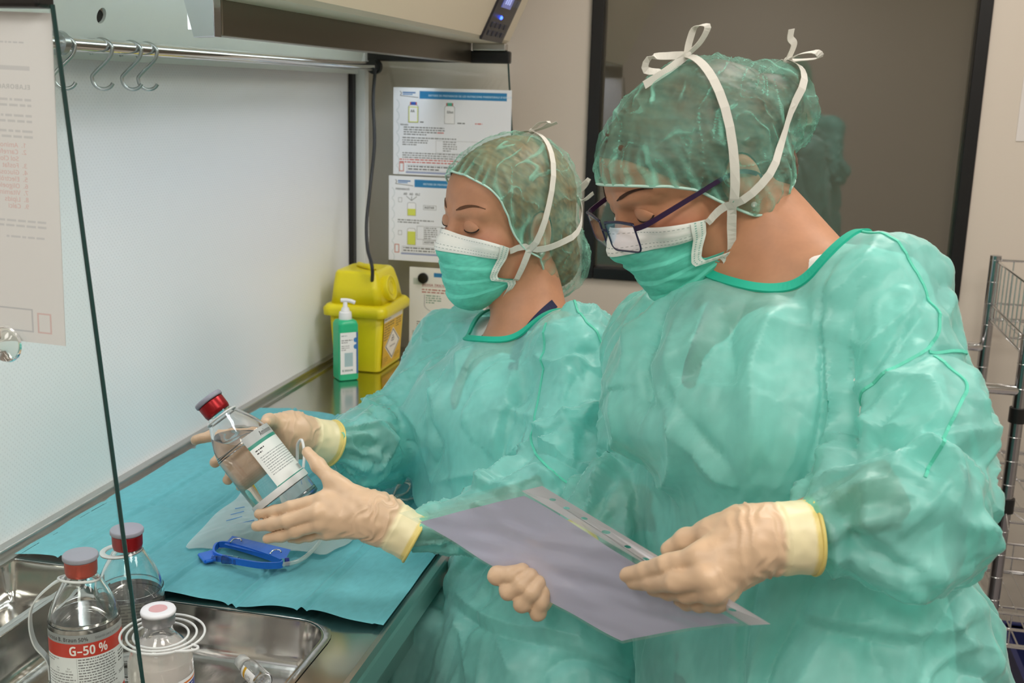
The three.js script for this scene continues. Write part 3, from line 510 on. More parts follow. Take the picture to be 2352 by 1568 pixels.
function gridPatch(nu, nv, at) {   // at(u, v) -> Vector3, u and v from 0 to 1
  const pos = [], uv = [], idx = [];
  for (let j = 0; j <= nv; j++) for (let i = 0; i <= nu; i++) { const p = at(i / nu, j / nv); pos.push(p.x, p.y, p.z); uv.push(i / nu, 1 - j / nv); }
  for (let j = 0; j < nv; j++) for (let i = 0; i < nu; i++) { const a = j * (nu + 1) + i; idx.push(a, a + nu + 1, a + 1, a + 1, a + nu + 1, a + nu + 2); }
  const g = new THREE.BufferGeometry(); g.setAttribute('position', new THREE.Float32BufferAttribute(pos, 3)); g.setAttribute('uv', new THREE.Float32BufferAttribute(uv, 2)); g.setIndex(idx); g.computeVertexNormals(); return g;
}
const piece = (pts, x) => { for (let i = 0; i < pts.length - 1; i++) if ((x - pts[i][0]) * (x - pts[i + 1][0]) <= 0) return lerp(pts[i][1], pts[i + 1][1], (x - pts[i][0]) / (pts[i + 1][0] - pts[i][0] || 1)); return (Math.abs(x - pts[0][0]) < Math.abs(x - pts[pts.length - 1][0]) ? pts[0] : pts[pts.length - 1])[1]; };

function gloveHand(o) {   // o: wrist, cuff, mcp[4], f[4][3], thumb[4], r
  const r = o.r || 0.0088, fs = [];
  const palm = blend(0.014, ...o.mcp.map((m) => cone(o.wrist, m, 0.0165, r * 1.08)), cone(V().lerpVectors(o.wrist, o.mcp[0], 0.85), V().lerpVectors(o.wrist, o.mcp[3], 0.85), r * 1.1, r), cone(o.wrist, o.thumb[1], 0.018, r * 1.2));
  o.f.forEach((c, i) => { const q = r * [1, 1.03, 0.98, 0.86][i]; fs.push(blend(0.004, cone(o.mcp[i], c[0], q * 1.12, q * 1.02), cone(c[0], c[1], q * 1.04, q * 0.93), cone(c[1], c[2], q * 0.95, q * 0.80))); });
  const th = blend(0.006, cone(o.thumb[0], o.thumb[1], r * 1.6, r * 1.3), cone(o.thumb[1], o.thumb[2], r * 1.22, r * 1.08), cone(o.thumb[2], o.thumb[3], r * 1.1, r * 0.85));
  const wr = cone(o.wrist, o.cuff, o.rw || 0.026, o.rc || 0.034);
  const field = (x, y, z) => { let d = 1; for (const f of fs) d = smin(d, f(x, y, z), 0.0012); d = smin(d, palm(x, y, z), 0.006); d = smin(d, th(x, y, z), 0.007); return smin(d, wr(x, y, z), 0.03); };
  const all = [o.wrist, o.cuff, ...o.mcp, ...o.f.flat(), ...o.thumb], lo = V(9, 9, 9), hi = V(-9, -9, -9);
  all.forEach((p) => { lo.min(p); hi.max(p); }); lo.subScalar(0.05); hi.addScalar(0.05);
  const ax = V().subVectors(o.cuff, o.wrist), len = ax.length(); ax.normalize();
  const along = (x, y, z) => (x - o.wrist.x) * ax.x + (y - o.wrist.y) * ax.y + (z - o.wrist.z) * ax.z;
  let g = surfaceNets(field, lo, hi, 0.0019);
  g = push(g, (x, y, z) => { const t = along(x, y, z), w = smooth(-0.06, 0.0, t) * (1 - smooth(len * 0.25, len * 0.5, t)); return w * 0.0022 * (ridge(t * 55 + noise(x * 30, y * 30, z * 30) * 0.6, x * 9, z * 9) - 0.45) + 0.0005 * noise(x * 60, y * 60, z * 60) + smooth(len * 0.42, len * 0.46, t) * 0.0012; });
  const tone = o.tone || 0, skin = lin(216 - tone, 184 - tone, 152 - tone), cuffC = lin(238, 226, 184), rim = lin(228, 208, 128);
  paint(g, (x, y, z) => { const t = along(x, y, z), k = smooth(len * 0.30, len * 0.44, t), m = smooth(len * 0.86, len * 0.9, t); let n = 1 + 0.05 * noise(x * 45, y * 45, z * 45); return [0, 1, 2].map((i) => lerp(lerp(skin[i], cuffC[i], k), rim[i], m) * n).concat(1); });
  const cut = clip(g, (x, y, z) => len - along(x, y, z));
  return { g: cut.g, loops: cut.loops, field };
}

function buildPerson(o) {
  const who = thing('person', o.label, 'person', [0, 0, 0]);
  const M = o.head, toW = (p) => p.clone().applyMatrix4(M), hs = inFrame(HEAD, M);
  const J = o.j;
  // ---- skin: head, neck, trunk, arms and legs as one figure
  const neckTop = toW(V(0, -0.045, -0.030)), neckMid = V().lerpVectors(neckTop, J.neck, 0.55);
  const neck = blend(0.03, cone(neckTop, neckMid, o.neckR, o.neckR * 0.97), cone(neckMid, J.neck, o.neckR * 0.97, o.neckR * 1.04), cone(J.neck, J.Ls, 0.034, 0.032), cone(J.neck, J.Rs, 0.034, 0.032), cone(J.neck, J.chest, 0.045, 0.06));
  const hipL = V().copy(J.pelvis).addScaledVector(o.left, 0.085), hipR = V().copy(J.pelvis).addScaledVector(o.left, -0.085);
  const trunk = blend(0.05, cone(J.neck, J.chest, 0.046, 0.085), cone(J.Ls, hipL, 0.040, 0.085), cone(J.Rs, hipR, 0.040, 0.085), cone(J.chest, J.pelvis, 0.09, 0.10));
  const arms = blend(0.02, cone(J.Ls, J.Le, 0.045, 0.036), cone(J.Le, J.Lw, 0.036, 0.019), cone(J.Rs, J.Re, 0.045, 0.036), cone(J.Re, J.Rw, 0.036, 0.019));
  const kneeL = V(hipL.x + o.fwd.x * 0.02, 0.46, hipL.z + o.fwd.z * 0.02), kneeR = V(hipR.x + o.fwd.x * 0.02, 0.46, hipR.z + o.fwd.z * 0.02), ankL = V(hipL.x, 0.09, hipL.z), ankR = V(hipR.x, 0.09, hipR.z);
  const legs = blend(0.03, cone(hipL, kneeL, 0.075, 0.05), cone(kneeL, ankL, 0.05, 0.034), cone(hipR, kneeR, 0.075, 0.05), cone(kneeR, ankR, 0.05, 0.034));
  const neckHead = (x, y, z) => smin(hs(x, y, z), neck(x, y, z), 0.03);
  const body = (x, y, z) => smin(smin(neckHead(x, y, z), trunk(x, y, z), 0.05), smin(arms(x, y, z), legs(x, y, z), 0.02), 0.03);
  const hc = toW(V(0, 0, 0)), skinA = lin(...o.skin), flush = lin(...o.flush);
  const hg = surfaceNets((x, y, z) => smin(neckHead(x, y, z), trunk(x, y, z), 0.05), V(hc.x - 0.15, J.neck.y - 0.07, hc.z - 0.16).min(V(J.neck.x - 0.11, 9, J.neck.z - 0.11)), V(hc.x + 0.15, hc.y + 0.16, hc.z + 0.16).max(V(J.neck.x + 0.11, -9, J.neck.z + 0.11)), 0.0026);
  const Mi = M.clone().invert();
  const tint = (x, y, z) => { const q = V(x, y, z).applyMatrix4(Mi); const ck = 0.75 * (1 - smooth(0.010, 0.036, Math.hypot(Math.abs(q.x) - 0.046, q.y + 0.022, q.z - 0.062))), n = 1 + 0.05 * noise(x * 40, y * 40, z * 40) + 0.03 * noise(x * 160, y * 160, z * 160); return [0, 1, 2].map((i) => lerp(skinA[i], flush[i], ck) * n).concat(1); };
  paint(hg, tint);
  let lo = V(9, 0.05, 9), hi = V(-9, -9, -9); for (const k in J) if (J[k].isVector3) { lo.x = Math.min(lo.x, J[k].x - 0.2); lo.z = Math.min(lo.z, J[k].z - 0.2); hi.x = Math.max(hi.x, J[k].x + 0.2); hi.z = Math.max(hi.z, J[k].z + 0.2); } hi.y = J.neck.y + 0.02;
  const bg = paint(surfaceNets(body, lo, hi, 0.013), tint);
  mesh('body', mergeGeometries([hg, bg]), skinMat, who);
  // ---- eyes, lashes, brows, ear studs
  const hullPt = (x, y, z) => hullTo(HEAD, V(x, y, z - 0.01).normalize(), V(0, 0, 0.01));
  for (const s of [1, -1]) {
    const e = mesh('eye', new THREE.SphereGeometry(0.0115, 20, 14).translate(s * 0.0315, 0.009, 0.0738).applyMatrix4(M), eyeMat, who);
    mesh('iris', new THREE.SphereGeometry(0.0062, 16, 12).translate(s * 0.0315 + o.gaze * 0.002, 0.0045, 0.0765).applyMatrix4(M), irisMat, e);
    const lidAt = (lon, lat, r) => V(s * 0.0315 + s * r * 1.5 * Math.sin(lon) * Math.cos(lat), 0.0085 + r * Math.sin(lat), 0.0728 + r * Math.cos(lon) * Math.cos(lat));
    const lidG = gridPatch(24, 12, (u, v) => { const lon = lerp(-1.12, 1.12, u), e = 1 - Math.abs(u * 2 - 1) ** 3; return lidAt(lon, lerp(lerp(0.02, 0.66, e), lerp(-0.05, -0.46, e), v), 0.0150 + 0.0006 * v - 0.0012 * (1 - e)); }).applyMatrix4(M);
    mesh('upper_eyelid', paint(lidG, tint), skinMat, who);
    mesh('eyelashes', tube(Array.from({ length: 15 }, (_, i) => { const u = i / 14, e = 1 - Math.abs(u * 2 - 1) ** 3; return lidAt(lerp(-1.1, 1.1, u), lerp(-0.06, -0.49, e), 0.0158 - 0.0008 * (1 - e)); }), 0.00095, 40, 6).applyMatrix4(M), darkLash, who);
    const bp = [[0.013, 0.0300, 0.088], [0.021, 0.0345, 0.088], [0.031, 0.0380, 0.083], [0.041, 0.0375, 0.074], [0.050, 0.0330, 0.064]].map(([x, y, z]) => { const p = hullPt(s * x, y, z); return p; });
    const path = resample(bp, 14), nn = path.map((p) => gradient(HEAD, p));
    mesh('eyebrow', ribbon(path.map((p, i) => p.clone().addScaledVector(nn[i], 0.0008)), nn, (t) => 0.0066 * (0.3 + 0.7 * smooth(0, 0.18, t)) * (0.55 + 0.6 * Math.sin(Math.PI * (0.25 + 0.75 * t))) * (1 - 0.55 * t) * (o.browW || 0.75), 0.0008).applyMatrix4(M), o.browMat, who);
    mesh('ear_stud', new THREE.SphereGeometry(0.0033, 14, 10).translate(s * 0.087, -0.034, -0.006).applyMatrix4(M), pearl, who);
  }
  // ---- hair and bouffant cap
  const earHole = (x, y, z) => ell(V(Math.sign(x) * 0.08, -0.006, -0.010), 0.03, 0.034, 0.021)(x, y, z), hairF = (x, y, z) => smin(o.hairField(x, y, z), HEAD(x, y, z) - 0.002, 0.012), edge = (y, z, x = 0) => y - piece(o.capEdge, z) - (o.edgeDip || 0) * 0;
  let hgm = surfaceNets(hairF, V(-0.12, -0.17, -0.2), V(0.12, 0.17, 0.13), 0.004);
  hgm = push(hgm, (x, y, z) => 0.0012 * noise(x * 25 + y * 60, y * 25, z * 120 - y * 80) - 0.0005);
  const hairC = lin(...o.hair), hairD = lin(...o.hairDark);
  hgm = clip(hgm, (x, y, z) => Math.min(o.hairLine(x, y, z), earHole(x, y, z))).g;
  paint(hgm, (x, y, z) => { const k = 0.5 + 0.5 * noise(x * 40 + y * 90, y * 14 - z * 10, z * 130 - y * 70); return [0, 1, 2].map((i) => lerp(hairD[i], hairC[i], k)).concat(1); });
  mesh('hair', hgm.applyMatrix4(M), hairMat, who);
  const capF = (x, y, z) => smin(o.capField(x, y, z), HEAD(x, y, z) - 0.005, 0.018);
  let cg = surfaceNets(capF, V(-0.13, -0.19, -0.22), V(0.13, 0.18, 0.14), 0.0019);
  const gather = (x, y, z) => { const e = edge(y, z), a = Math.atan2(x, z + 0.01) * 34 + noise(x * 18, y * 18, z * 18) * 2.6; return Math.exp(-Math.max(0, e) / 0.032) * Math.pow(0.5 + 0.5 * Math.sin(a), 2); };
  const creaseLine = (x, y, z) => { const s = o.capSeed, w = noise(x * 7 + s, y * 7, z * 7), [py, pz] = o.pleatPole, a = Math.atan2(x, z - pz + (y - py) * 0.2), r = Math.hypot(x, z - pz, y - py) * 9, on = smooth(-0.25, 0.35, noise(x * 11 + s, y * 11 + 3, z * 11)); return Math.max(on * Math.max(0, 1 - Math.abs(noise(a * 5.2 + w * 0.9 + s, r * 0.45 + w * 0.4, s)) * 7.5), 0.75 * Math.max(0, 1 - Math.abs(noise(x * 17 + w - s, y * 12, z * 17)) * 11) * (1 - on * 0.4)); };
  cg = push(cg, (x, y, z) => 0.0035 * crumple(x, y, z, 16, o.capSeed) + 0.0022 * creaseLine(x, y, z) + 0.003 * gather(x, y, z) - 0.002);
  const capC = lin(...(o.capColor || [70, 186, 156]));
  paint(cg, (x, y, z) => { const f = 0.5 + 0.5 * noise(x * 300, y * 300, z * 300), n = (o.capBase || 0.30) + 0.09 * noise(x * 22, y * 22, z * 22) + 0.10 * f + 0.45 * smooth(0.2, 1, creaseLine(x, y, z)) + 0.5 * gather(x, y, z); return [...capC, Math.min(0.95, n)]; });
  const cc = clip(cg, (x, y, z) => edge(y, z));
  const capM = mesh('bouffant_cap', cc.g.applyMatrix4(M), capMat, who, 'see-through green bouffant cap');
  const big = cc.loops.sort((a, b) => b.length - a.length)[0];
  if (big) mesh('elastic_edge', tube(smoothLoop(big, 140, 2), 0.0016, 280, 6, true).applyMatrix4(M), phy({ color: rgb(190, 226, 214), roughness: 0.8 }), capM);
  // ---- surgical mask
  const maskOwn = blend(0.03, ell(V(0, -0.050, 0.046), 0.060, 0.066, 0.060), ball(V(0, -0.024, 0.098), 0.0165), ell(V(0, -0.098, 0.066), 0.030, 0.024, 0.028));
  const maskHull = (x, y, z) => smin(maskOwn(x, y, z), HEAD(x, y, z) - 0.002, 0.006);
  const C0 = V(0, -0.045, 0.012), umax = [[0, 0.90], [0.18, 0.85], [0.34, 0.76], [0.46, 0.71], [0.52, 0.72], [0.57, 0.84], [0.62, 1.0], [0.7, 1.02], [1, 0.88]];
  const mk = (u, v, off = 0) => {   // u -1..1, v 0 top .. 1 bottom
    const ph = u * piece(umax, v) * 76 * Math.PI / 180, au = Math.min(1, Math.abs(u)), top = lerp(27, 16, au * au), bot = lerp(-58, -46, au * au), el = lerp(top, bot, v) * Math.PI / 180;
    const d = V(Math.sin(ph) * Math.cos(el), Math.sin(el), Math.cos(ph) * Math.cos(el)), p = hullTo(maskHull, d, C0), pl = (1 - au * au * 0.6);
    const saw = (c, w) => { const t = (v - c) / w; return t > 0 && t < 1 ? (1 - t) : 0; };
    const h = 0.0028 * pl * (saw(0.36, 0.15) + saw(0.52, 0.16) + saw(0.68, 0.2)) + 0.0012 * noise(u * 3.1 + o.capSeed, v * 5, 2) * (v > 0.2 ? 1 : 0.3) + off;
    return p.addScaledVector(d, 0.002 + h);
  };
  const mask = new THREE.Group(); mask.name = 'face_mask'; who.add(mask);
  const mp = gridPatch(60, 54, (a, b) => mk((a * 2 - 1) * 0.99, 0.16 + 0.84 * b)), tc = lin(104, 212, 190);
  paint(mp, (x, y, z) => { const n = 1 + 0.10 * noise(x * 70, y * 200, z * 70) + 0.06 * noise(x * 250, y * 250, z * 250); return [tc[0] * n, tc[1] * n, tc[2] * n, 1]; });
  mesh('pleated_fabric', mp.applyMatrix4(M), maskTeal, mask);
  mesh('nose_band', gridPatch(60, 10, (a, b) => mk(a * 2 - 1, 0.2 * b, 0.0016 + 0.0008 * Math.sin(b * Math.PI * 3) ** 2)).applyMatrix4(M), bandMat, mask, 'white stitched nose band');
  for (const s of [1, -1]) mesh('side_binding', gridPatch(6, 40, (a, b) => mk(s * lerp(0.86, 1.0, a), b, 0.0040)).applyMatrix4(M), bindMat, mask, 'white stitched side binding');
  // ---- mask ties over the cap, with bows
  const over = (x, y, z) => Math.min(capF(x, y, z), HEAD(x, y, z), maskHull(x, y, z));
  const strap = (a, b, from, n = 26, lift = 0.0035) => { const pts = [], nn = []; const da = V().subVectors(a, from), db = V().subVectors(b, from); for (let i = 0; i <= n; i++) { const t = i / n, d = V().lerpVectors(da.clone().normalize(), db.clone().normalize(), t).normalize(); const p = hullTo(over, d, from); const g = gradient(over, p); p.addScaledVector(g, lift * (i === 0 ? 0.6 : 1)); pts.push(p); nn.push(g); } return ribbon(pts, nn, 0.0095, 0.0006); };
  const ties = new THREE.Group(); ties.name = 'mask_ties'; who.add(ties);
  for (const s of [1, -1]) {
    const lowC = mk(s, 0.63), topC = mk(s, 0.02), crown = V(s * 0.004, ...o.crown), back = V(s * 0.004, ...o.back);
    mesh('tie', strap(lowC, crown, V(0, 0.01, -0.005)).applyMatrix4(M), tieMat, ties);
    mesh('tie', strap(topC, back, V(0, 0.01, -0.005)).applyMatrix4(M), tieMat, ties);
  }
  for (const [c, b] of [[o.crown, o.bows[0]], [o.back, o.bows[1]]]) {
    const base = hullTo(over, V(0, ...c).sub(V(0, 0.01, -0.005)).normalize(), V(0, 0.01, -0.005)), g = gradient(over, base); base.addScaledVector(g, 0.004);
    for (const lp of b) { const pts = lp.map(([x, y, z]) => base.clone().add(V(x, y, z))); const path = resample([base, ...pts], 26); mesh('bow_loop', ribbon(path, path.map((_, i) => { const t = V().subVectors(path[Math.min(26, i + 1)], path[Math.max(0, i - 1)]); return V().crossVectors(t, V(0.25, 0.3, 1)).normalize(); }), 0.009, 0.0006).applyMatrix4(M), tieMat, ties); }
    mesh('knot', new THREE.SphereGeometry(0.0052, 12, 8).scale(1, 0.8, 1).translate(base.x, base.y, base.z).applyMatrix4(M), tieMat, ties);
  }
  // ---- scrubs under the gown
  const scrub = (x, y, z) => smin(trunk(x, y, z), blend(0.03, cone(J.Ls, J.Le, 0.046, 0.040), cone(J.Rs, J.Re, 0.046, 0.040), cone(J.neck, J.Ls, 0.036, 0.036), cone(J.neck, J.Rs, 0.036, 0.036))(x, y, z), 0.03) - 0.006;
  J.scrub = scrub;
  let sg = surfaceNets(scrub, V(lo.x, J.pelvis.y - 0.12, lo.z), hi.clone().setY(J.neck.y + 0.12), 0.008);
  sg = push(sg, (x, y, z) => 0.004 * crumple(x, y, z, 12, 3));
  const vcut = blend(0.02, cone(J.neck, V().copy(J.neck).addScaledVector(o.fwd, 0.03), o.scrubR, o.scrubR), cone(V().copy(J.neck).addScaledVector(o.fwd, 0.05), V().copy(J.chest).addScaledVector(o.fwd, 0.105).add(V(0, 0.02, 0)), 0.045, 0.012));
  sg = clip(sg, (x, y, z) => Math.min(vcut(x, y, z), (y - J.pelvis.y + 0.1))).g;
  mesh('scrub_top', sg, scrubMat, who, 'white scrub top');
  mesh('trousers', clip(surfaceNets((x, y, z) => legs(x, y, z) - 0.016, V(lo.x, 0.03, lo.z), V(hi.x, J.pelvis.y + 0.1, hi.z), 0.012), (x, y, z) => y - 0.1).g, trouserMat, who);
  for (const a of [ankL, ankR]) mesh('shoe', surfaceNets(blend(0.03, cone(V(a.x, 0.045, a.z).addScaledVector(o.fwd, -0.03), V(a.x, 0.035, a.z).addScaledVector(o.fwd, 0.13), 0.045, 0.035), cone(V(a.x, 0.05, a.z), V(a.x, 0.1, a.z), 0.043, 0.042)), V(a.x - 0.25, 0.002, a.z - 0.25), V(a.x + 0.25, 0.16, a.z + 0.25), 0.008), shoeMat, who);
  // ---- gown
  const G = o.gown(J, hipL, hipR);
  let gg = surfaceNets(G.field, G.lo, G.hi, G.h || 0.006);
  gg = push(gg, G.fold);
  const gc = lin(...(o.gownColor || [84, 206, 178]));
  paint(gg, (x, y, z) => { const n = 1 + 0.05 * noise(x * 12, y * 9, z * 12) + 0.05 * noise(x * 90, y * 40, z * 90); return [gc[0] * n, gc[1] * n, gc[2] * n, 1]; });
  const neckLoop = clip(gg, G.keepNeck);
  const rest = clip(neckLoop.g, G.keepEnds);
  const gm = mesh('isolation_gown', rest.g, gownMat, who, 'pale green translucent isolation gown');
  const nl = neckLoop.loops.sort((a, b) => b.length - a.length)[0];
  if (nl) { const q = smoothLoop(nl, 120, 14); q.push(q[0].clone(), q[1].clone()); const nn = q.map((p) => gradient(G.field, p, 0.01)); mesh('collar_binding', ribbon(q.map((p, i) => p.clone().addScaledVector(nn[i], 0.002)), nn, 0.011, 0.003), trimMat, gm, 'darker green bound neckline'); }
  for (const l of rest.loops) { if (l.length < 30 || l[0].y < 0.6 || !o.knit) continue; mesh('knit_cuff', tube(smoothLoop(l, 60, 4), 0.005, 120, 6, true), scrubMat, gm, 'white knit cuff'); }
  if (G.seams) for (const s of G.seams) {
    const pts = []; for (const p of resample(s.map(([x, y]) => V(x, y, 0)), 60)) { const h = strike(G.field, p.x, p.y); if (h && (!pts.length || h.distanceTo(pts[pts.length - 1]) < 0.05)) { const n = gradient(G.field, h, 0.004); h.addScaledVector(n, G.fold(h.x, h.y, h.z, n.x, n.y, n.z)); pts.push(h); } }
    if (pts.length > 5) { const nn = pts.map((p) => gradient(G.field, p, 0.006)); mesh('seam', ribbon(pts.map((p, i) => p.clone().addScaledVector(nn[i], 0.0004)), nn, 0.003, 0.0012), seamMat, gm); }
  }
  // ---- gloves
  for (const h of o.hands) { const r = gloveHand(h); const gl = mesh('glove', r.g, gloveMat, who, 'cream latex glove'); const rl = r.loops.sort((a, b) => b.length - a.length)[0]; if (rl) mesh('rolled_rim', tube(smoothLoop(rl, 60, 3), 0.0022, 120, 6, true), std({ color: rgb(222, 204, 120), roughness: 0.5 }), gl); }
  return { who, M, toW, J, scrub, G, skinF: (x, y, z) => smin(neckHead(x, y, z), trunk(x, y, z), 0.05) };
}
const flat = (v) => V(v.x, 0, v.z).normalize();
function armFrame(a, b) { const ax = V().subVectors(b, a), L = ax.length(); ax.normalize(); const u = V().crossVectors(ax, V(0, 1, 0.3)).normalize(), w = V().crossVectors(ax, u); return { a, ax, u, w, L, at(x, y, z) { const px = x - a.x, py = y - a.y, pz = z - a.z; return [px * ax.x + py * ax.y + pz * ax.z, px * u.x + py * u.y + pz * u.z, px * w.x + py * w.y + pz * w.z]; } }; }
function makeGown(J, hipL, hipR, R) {
  const left = R.left, fwd = R.fwd;
  const low = V(J.pelvis.x, 0.44, J.pelvis.z).add(R.lowShift || V(0, 0, 0)), lowL = low.clone().addScaledVector(left, 0.09), lowR = low.clone().addScaledVector(left, -0.09);
  const neckF = cone(R.neckBase, V().lerpVectors(R.neckBase, J.chest, 0.35), R.neckR, R.neckR + 0.03);
  const bust = V().copy(J.chest).addScaledVector(fwd, 0.06).add(V(0, -0.02, 0));
  const trunk = blend(0.055, cone(J.Ls, hipL, R.sh, R.hip), cone(J.Rs, hipR, R.sh, R.hip), cone(J.chest, J.pelvis, R.chest, R.belly), cone(bust.clone().addScaledVector(left, 0.06), bust.clone().addScaledVector(left, -0.06), R.bust, R.bust), cone(hipL, lowL, R.hip, R.hem), cone(hipR, lowR, R.hip, R.hem), neckF);
  const sl = (a, b, c, r) => { const u = cone(a, b, r[0], r[1]), f = cone(b, c, r[2], r[3]); const mid = r[4] ? ell(V().lerpVectors(b, c, r[5] || 0.3), r[4], r[4], r[4]) : null; return (x, y, z) => { let d = smin(u(x, y, z), f(x, y, z), 0.03); if (mid) d = smin(d, mid(x, y, z), 0.04); return d; }; };
  const sag = (R.sag || []).map(([c, r]) => ball(c, r)), sL0 = sl(J.Ls, J.Le, J.Lc, R.sleeveL) , sR = sl(J.Rs, J.Re, J.Rc, R.sleeveR);
  const sL = (x, y, z) => { let d = sL0(x, y, z); for (const b of sag) d = smin(d, b(x, y, z), 0.05); return d; };
  const base = (x, y, z) => smin(smin(trunk(x, y, z), Math.min(sL(x, y, z), sR(x, y, z)), R.kArm || 0.010), J.scrub(x, y, z) - 0.012, 0.012);
  const fr = [[armFrame(J.Ls, J.Le), sL], [armFrame(J.Le, J.Lc), sL], [armFrame(J.Rs, J.Re), sR], [armFrame(J.Re, J.Rc), sR]];
  const field = R.offCounter ? (x, y, z) => smax(base(x, y, z), -Math.max(x + 0.400, y - 0.966, 0.885 - y), 0.02) : base;
  // pressed and pulled folds: lines that lie on the cloth
  const lines = (R.creases || []).map(([h, w, ...pts]) => { const p = resample(pts.map(([px, py]) => V(px, py, 0)), 10).map((q) => strike(field, q.x, q.y)).filter(Boolean); const b = new THREE.Box3().setFromPoints(p).expandByScalar(w * 4.5); return { h, w, p, b }; }).filter((l) => l.p.length > 3);
  const creased = (x, y, z) => {
    let d = 0;
    for (const { h, w, p, b } of lines) {
      if (x < b.min.x || x > b.max.x || y < b.min.y || y > b.max.y || z < b.min.z || z > b.max.z) continue;
      let m = 9, tt = 0; for (let i = 0; i < p.length - 1; i++) { const a = p[i], c = p[i + 1], bx = c.x - a.x, by = c.y - a.y, bz = c.z - a.z, q = bx * bx + by * by + bz * bz; if (q > 0.0036) continue; let t = ((x - a.x) * bx + (y - a.y) * by + (z - a.z) * bz) / q; t = t < 0 ? 0 : t > 1 ? 1 : t; const e = Math.hypot(x - a.x - bx * t, y - a.y - by * t, z - a.z - bz * t); if (e < m) { m = e; tt = (i + t) / (p.length - 1); } }
      d += h * Math.exp(-m / w) * Math.min(1, 4 * Math.min(tt, 1 - tt) + 0.15);
    }
    return d;
  };
  const fold = (x, y, z) => {
    const dt = trunk(x, y, z), dl = sL(x, y, z), dr = sR(x, y, z), s = R.seed;
    let d = 0; const wT = smooth(0.03, -0.01, dt) ;
    const skirt = 1 - smooth(J.pelvis.y - 0.05, J.pelvis.y + 0.2, y);
    const qx = x * left.x + z * left.z, qz = x * fwd.x + z * fwd.z;   // along the shoulders, out of the chest
    const cx = qx - (J.chest.x * left.x + J.chest.z * left.z), fan = cx * (1 - 0.5 * (y - J.chest.y)) + 0.05 * noise(x * 3 + s, y * 3, z * 3);
    const t = 0.017 * facet(fan * 8, y * 2.6, qz * 6, s) + 0.010 * ridges(fan * 6.5 + s, y * 1.5, qz * 4, 2.4) - 0.012 * ridges(fan * 7 + 9, y * 1.9 + s, qz * 5, 3.5) + 0.0105 * facet(fan * 17, y * 8, qz * 15, s + 3) + 0.0042 * facet(x * 36, y * 24, z * 36, s + 7) + skirt * 0.012 * noise(fan * 9, y * 1.2 + s, qz * 9);
    d += wT * t;
    if (wT < 1) {
      const k = dl < dr ? 0 : 2; let best = null, bd = 9;
      for (const i of [k, k + 1]) { const [a, b, c] = fr[i][0].at(x, y, z), L = fr[i][0].L, q = Math.hypot(b, c) + (a < 0 ? -a : a > L ? a - L : 0); if (q < bd) { bd = q; best = [a, b, c, i]; } }
      const [a, b, c, i] = best, ang = Math.atan2(c, b);
      const ca = Math.cos(ang), sa = Math.sin(ang), tw = a + 0.03 * Math.sin(ang + s) + 0.02 * noise(x * 9, y * 9, z * 9 + s);
      const rr = 0.07, f1 = facet(tw * 15, ca * rr * 9, sa * rr * 9, s + i * 2), f2 = facet(tw * 30, ca * rr * 22, sa * rr * 22, s + i), rings = ridges(tw * 9 + s, ca * 0.9 + i, sa * 0.9, 1.9);
      const fade = i % 2 ? 1 - 0.85 * smooth(fr[i][0].L - 0.05, fr[i][0].L - 0.005, a) : 1;
      const near = i % 2 ? smooth(fr[i][0].L - 0.10, fr[i][0].L - 0.03, a) : 0;
      d += (1 - wT) * fade * (0.019 * f1 + 0.012 * f2 + 0.010 * rings + near * 0.006 * Math.sin(ang * 9 + 2 * noise(a * 20, ca, sa)) + 0.0042 * facet(x * 44, y * 44, z * 44, s));
    }
    const nk = Math.hypot(x - R.cut.x, y - R.cut.y, z - R.cut.z) - R.cutR;
    return (Math.max(-0.006, d) + creased(x, y, z)) * smooth(-0.01, 0.05, nk);
  };
  const axL = V().subVectors(J.Lc, J.Le).normalize(), axR = V().subVectors(J.Rc, J.Re).normalize();
  const end = (c, ax, x, y, z) => { const px = x - c.x, py = y - c.y, pz = z - c.z; return px * px + py * py + pz * pz > 0.0030 ? 1 : -(px * ax.x + py * ax.y + pz * ax.z); };
  const lo = V(9, 0.40, 9), hi = V(-9, -9, -9); for (const k of ['Ls', 'Rs', 'Le', 'Re', 'Lc', 'Rc', 'pelvis', 'neck', 'chest']) { lo.x = Math.min(lo.x, J[k].x); lo.z = Math.min(lo.z, J[k].z); hi.max(J[k]); }
  lo.x -= 0.27; lo.z -= 0.27; hi.x += 0.27; hi.z += 0.27; hi.y += 0.14;
  return { field, fold, lo, hi, h: 0.0038, seams: R.seams, keepNeck: (x, y, z) => Math.hypot(x - R.cut.x, y - R.cut.y, z - R.cut.z) - R.cutR, keepEnds: (x, y, z) => Math.min(end(J.Lc, axL, x, y, z), end(J.Rc, axR, x, y, z), y - 0.47) };
}
const browA = std({ color: rgb(112, 76, 54), roughness: 0.9, transparent: true, opacity: 0.7 }), browB = std({ color: rgb(70, 48, 38), roughness: 0.9, transparent: true, opacity: 0.75 });

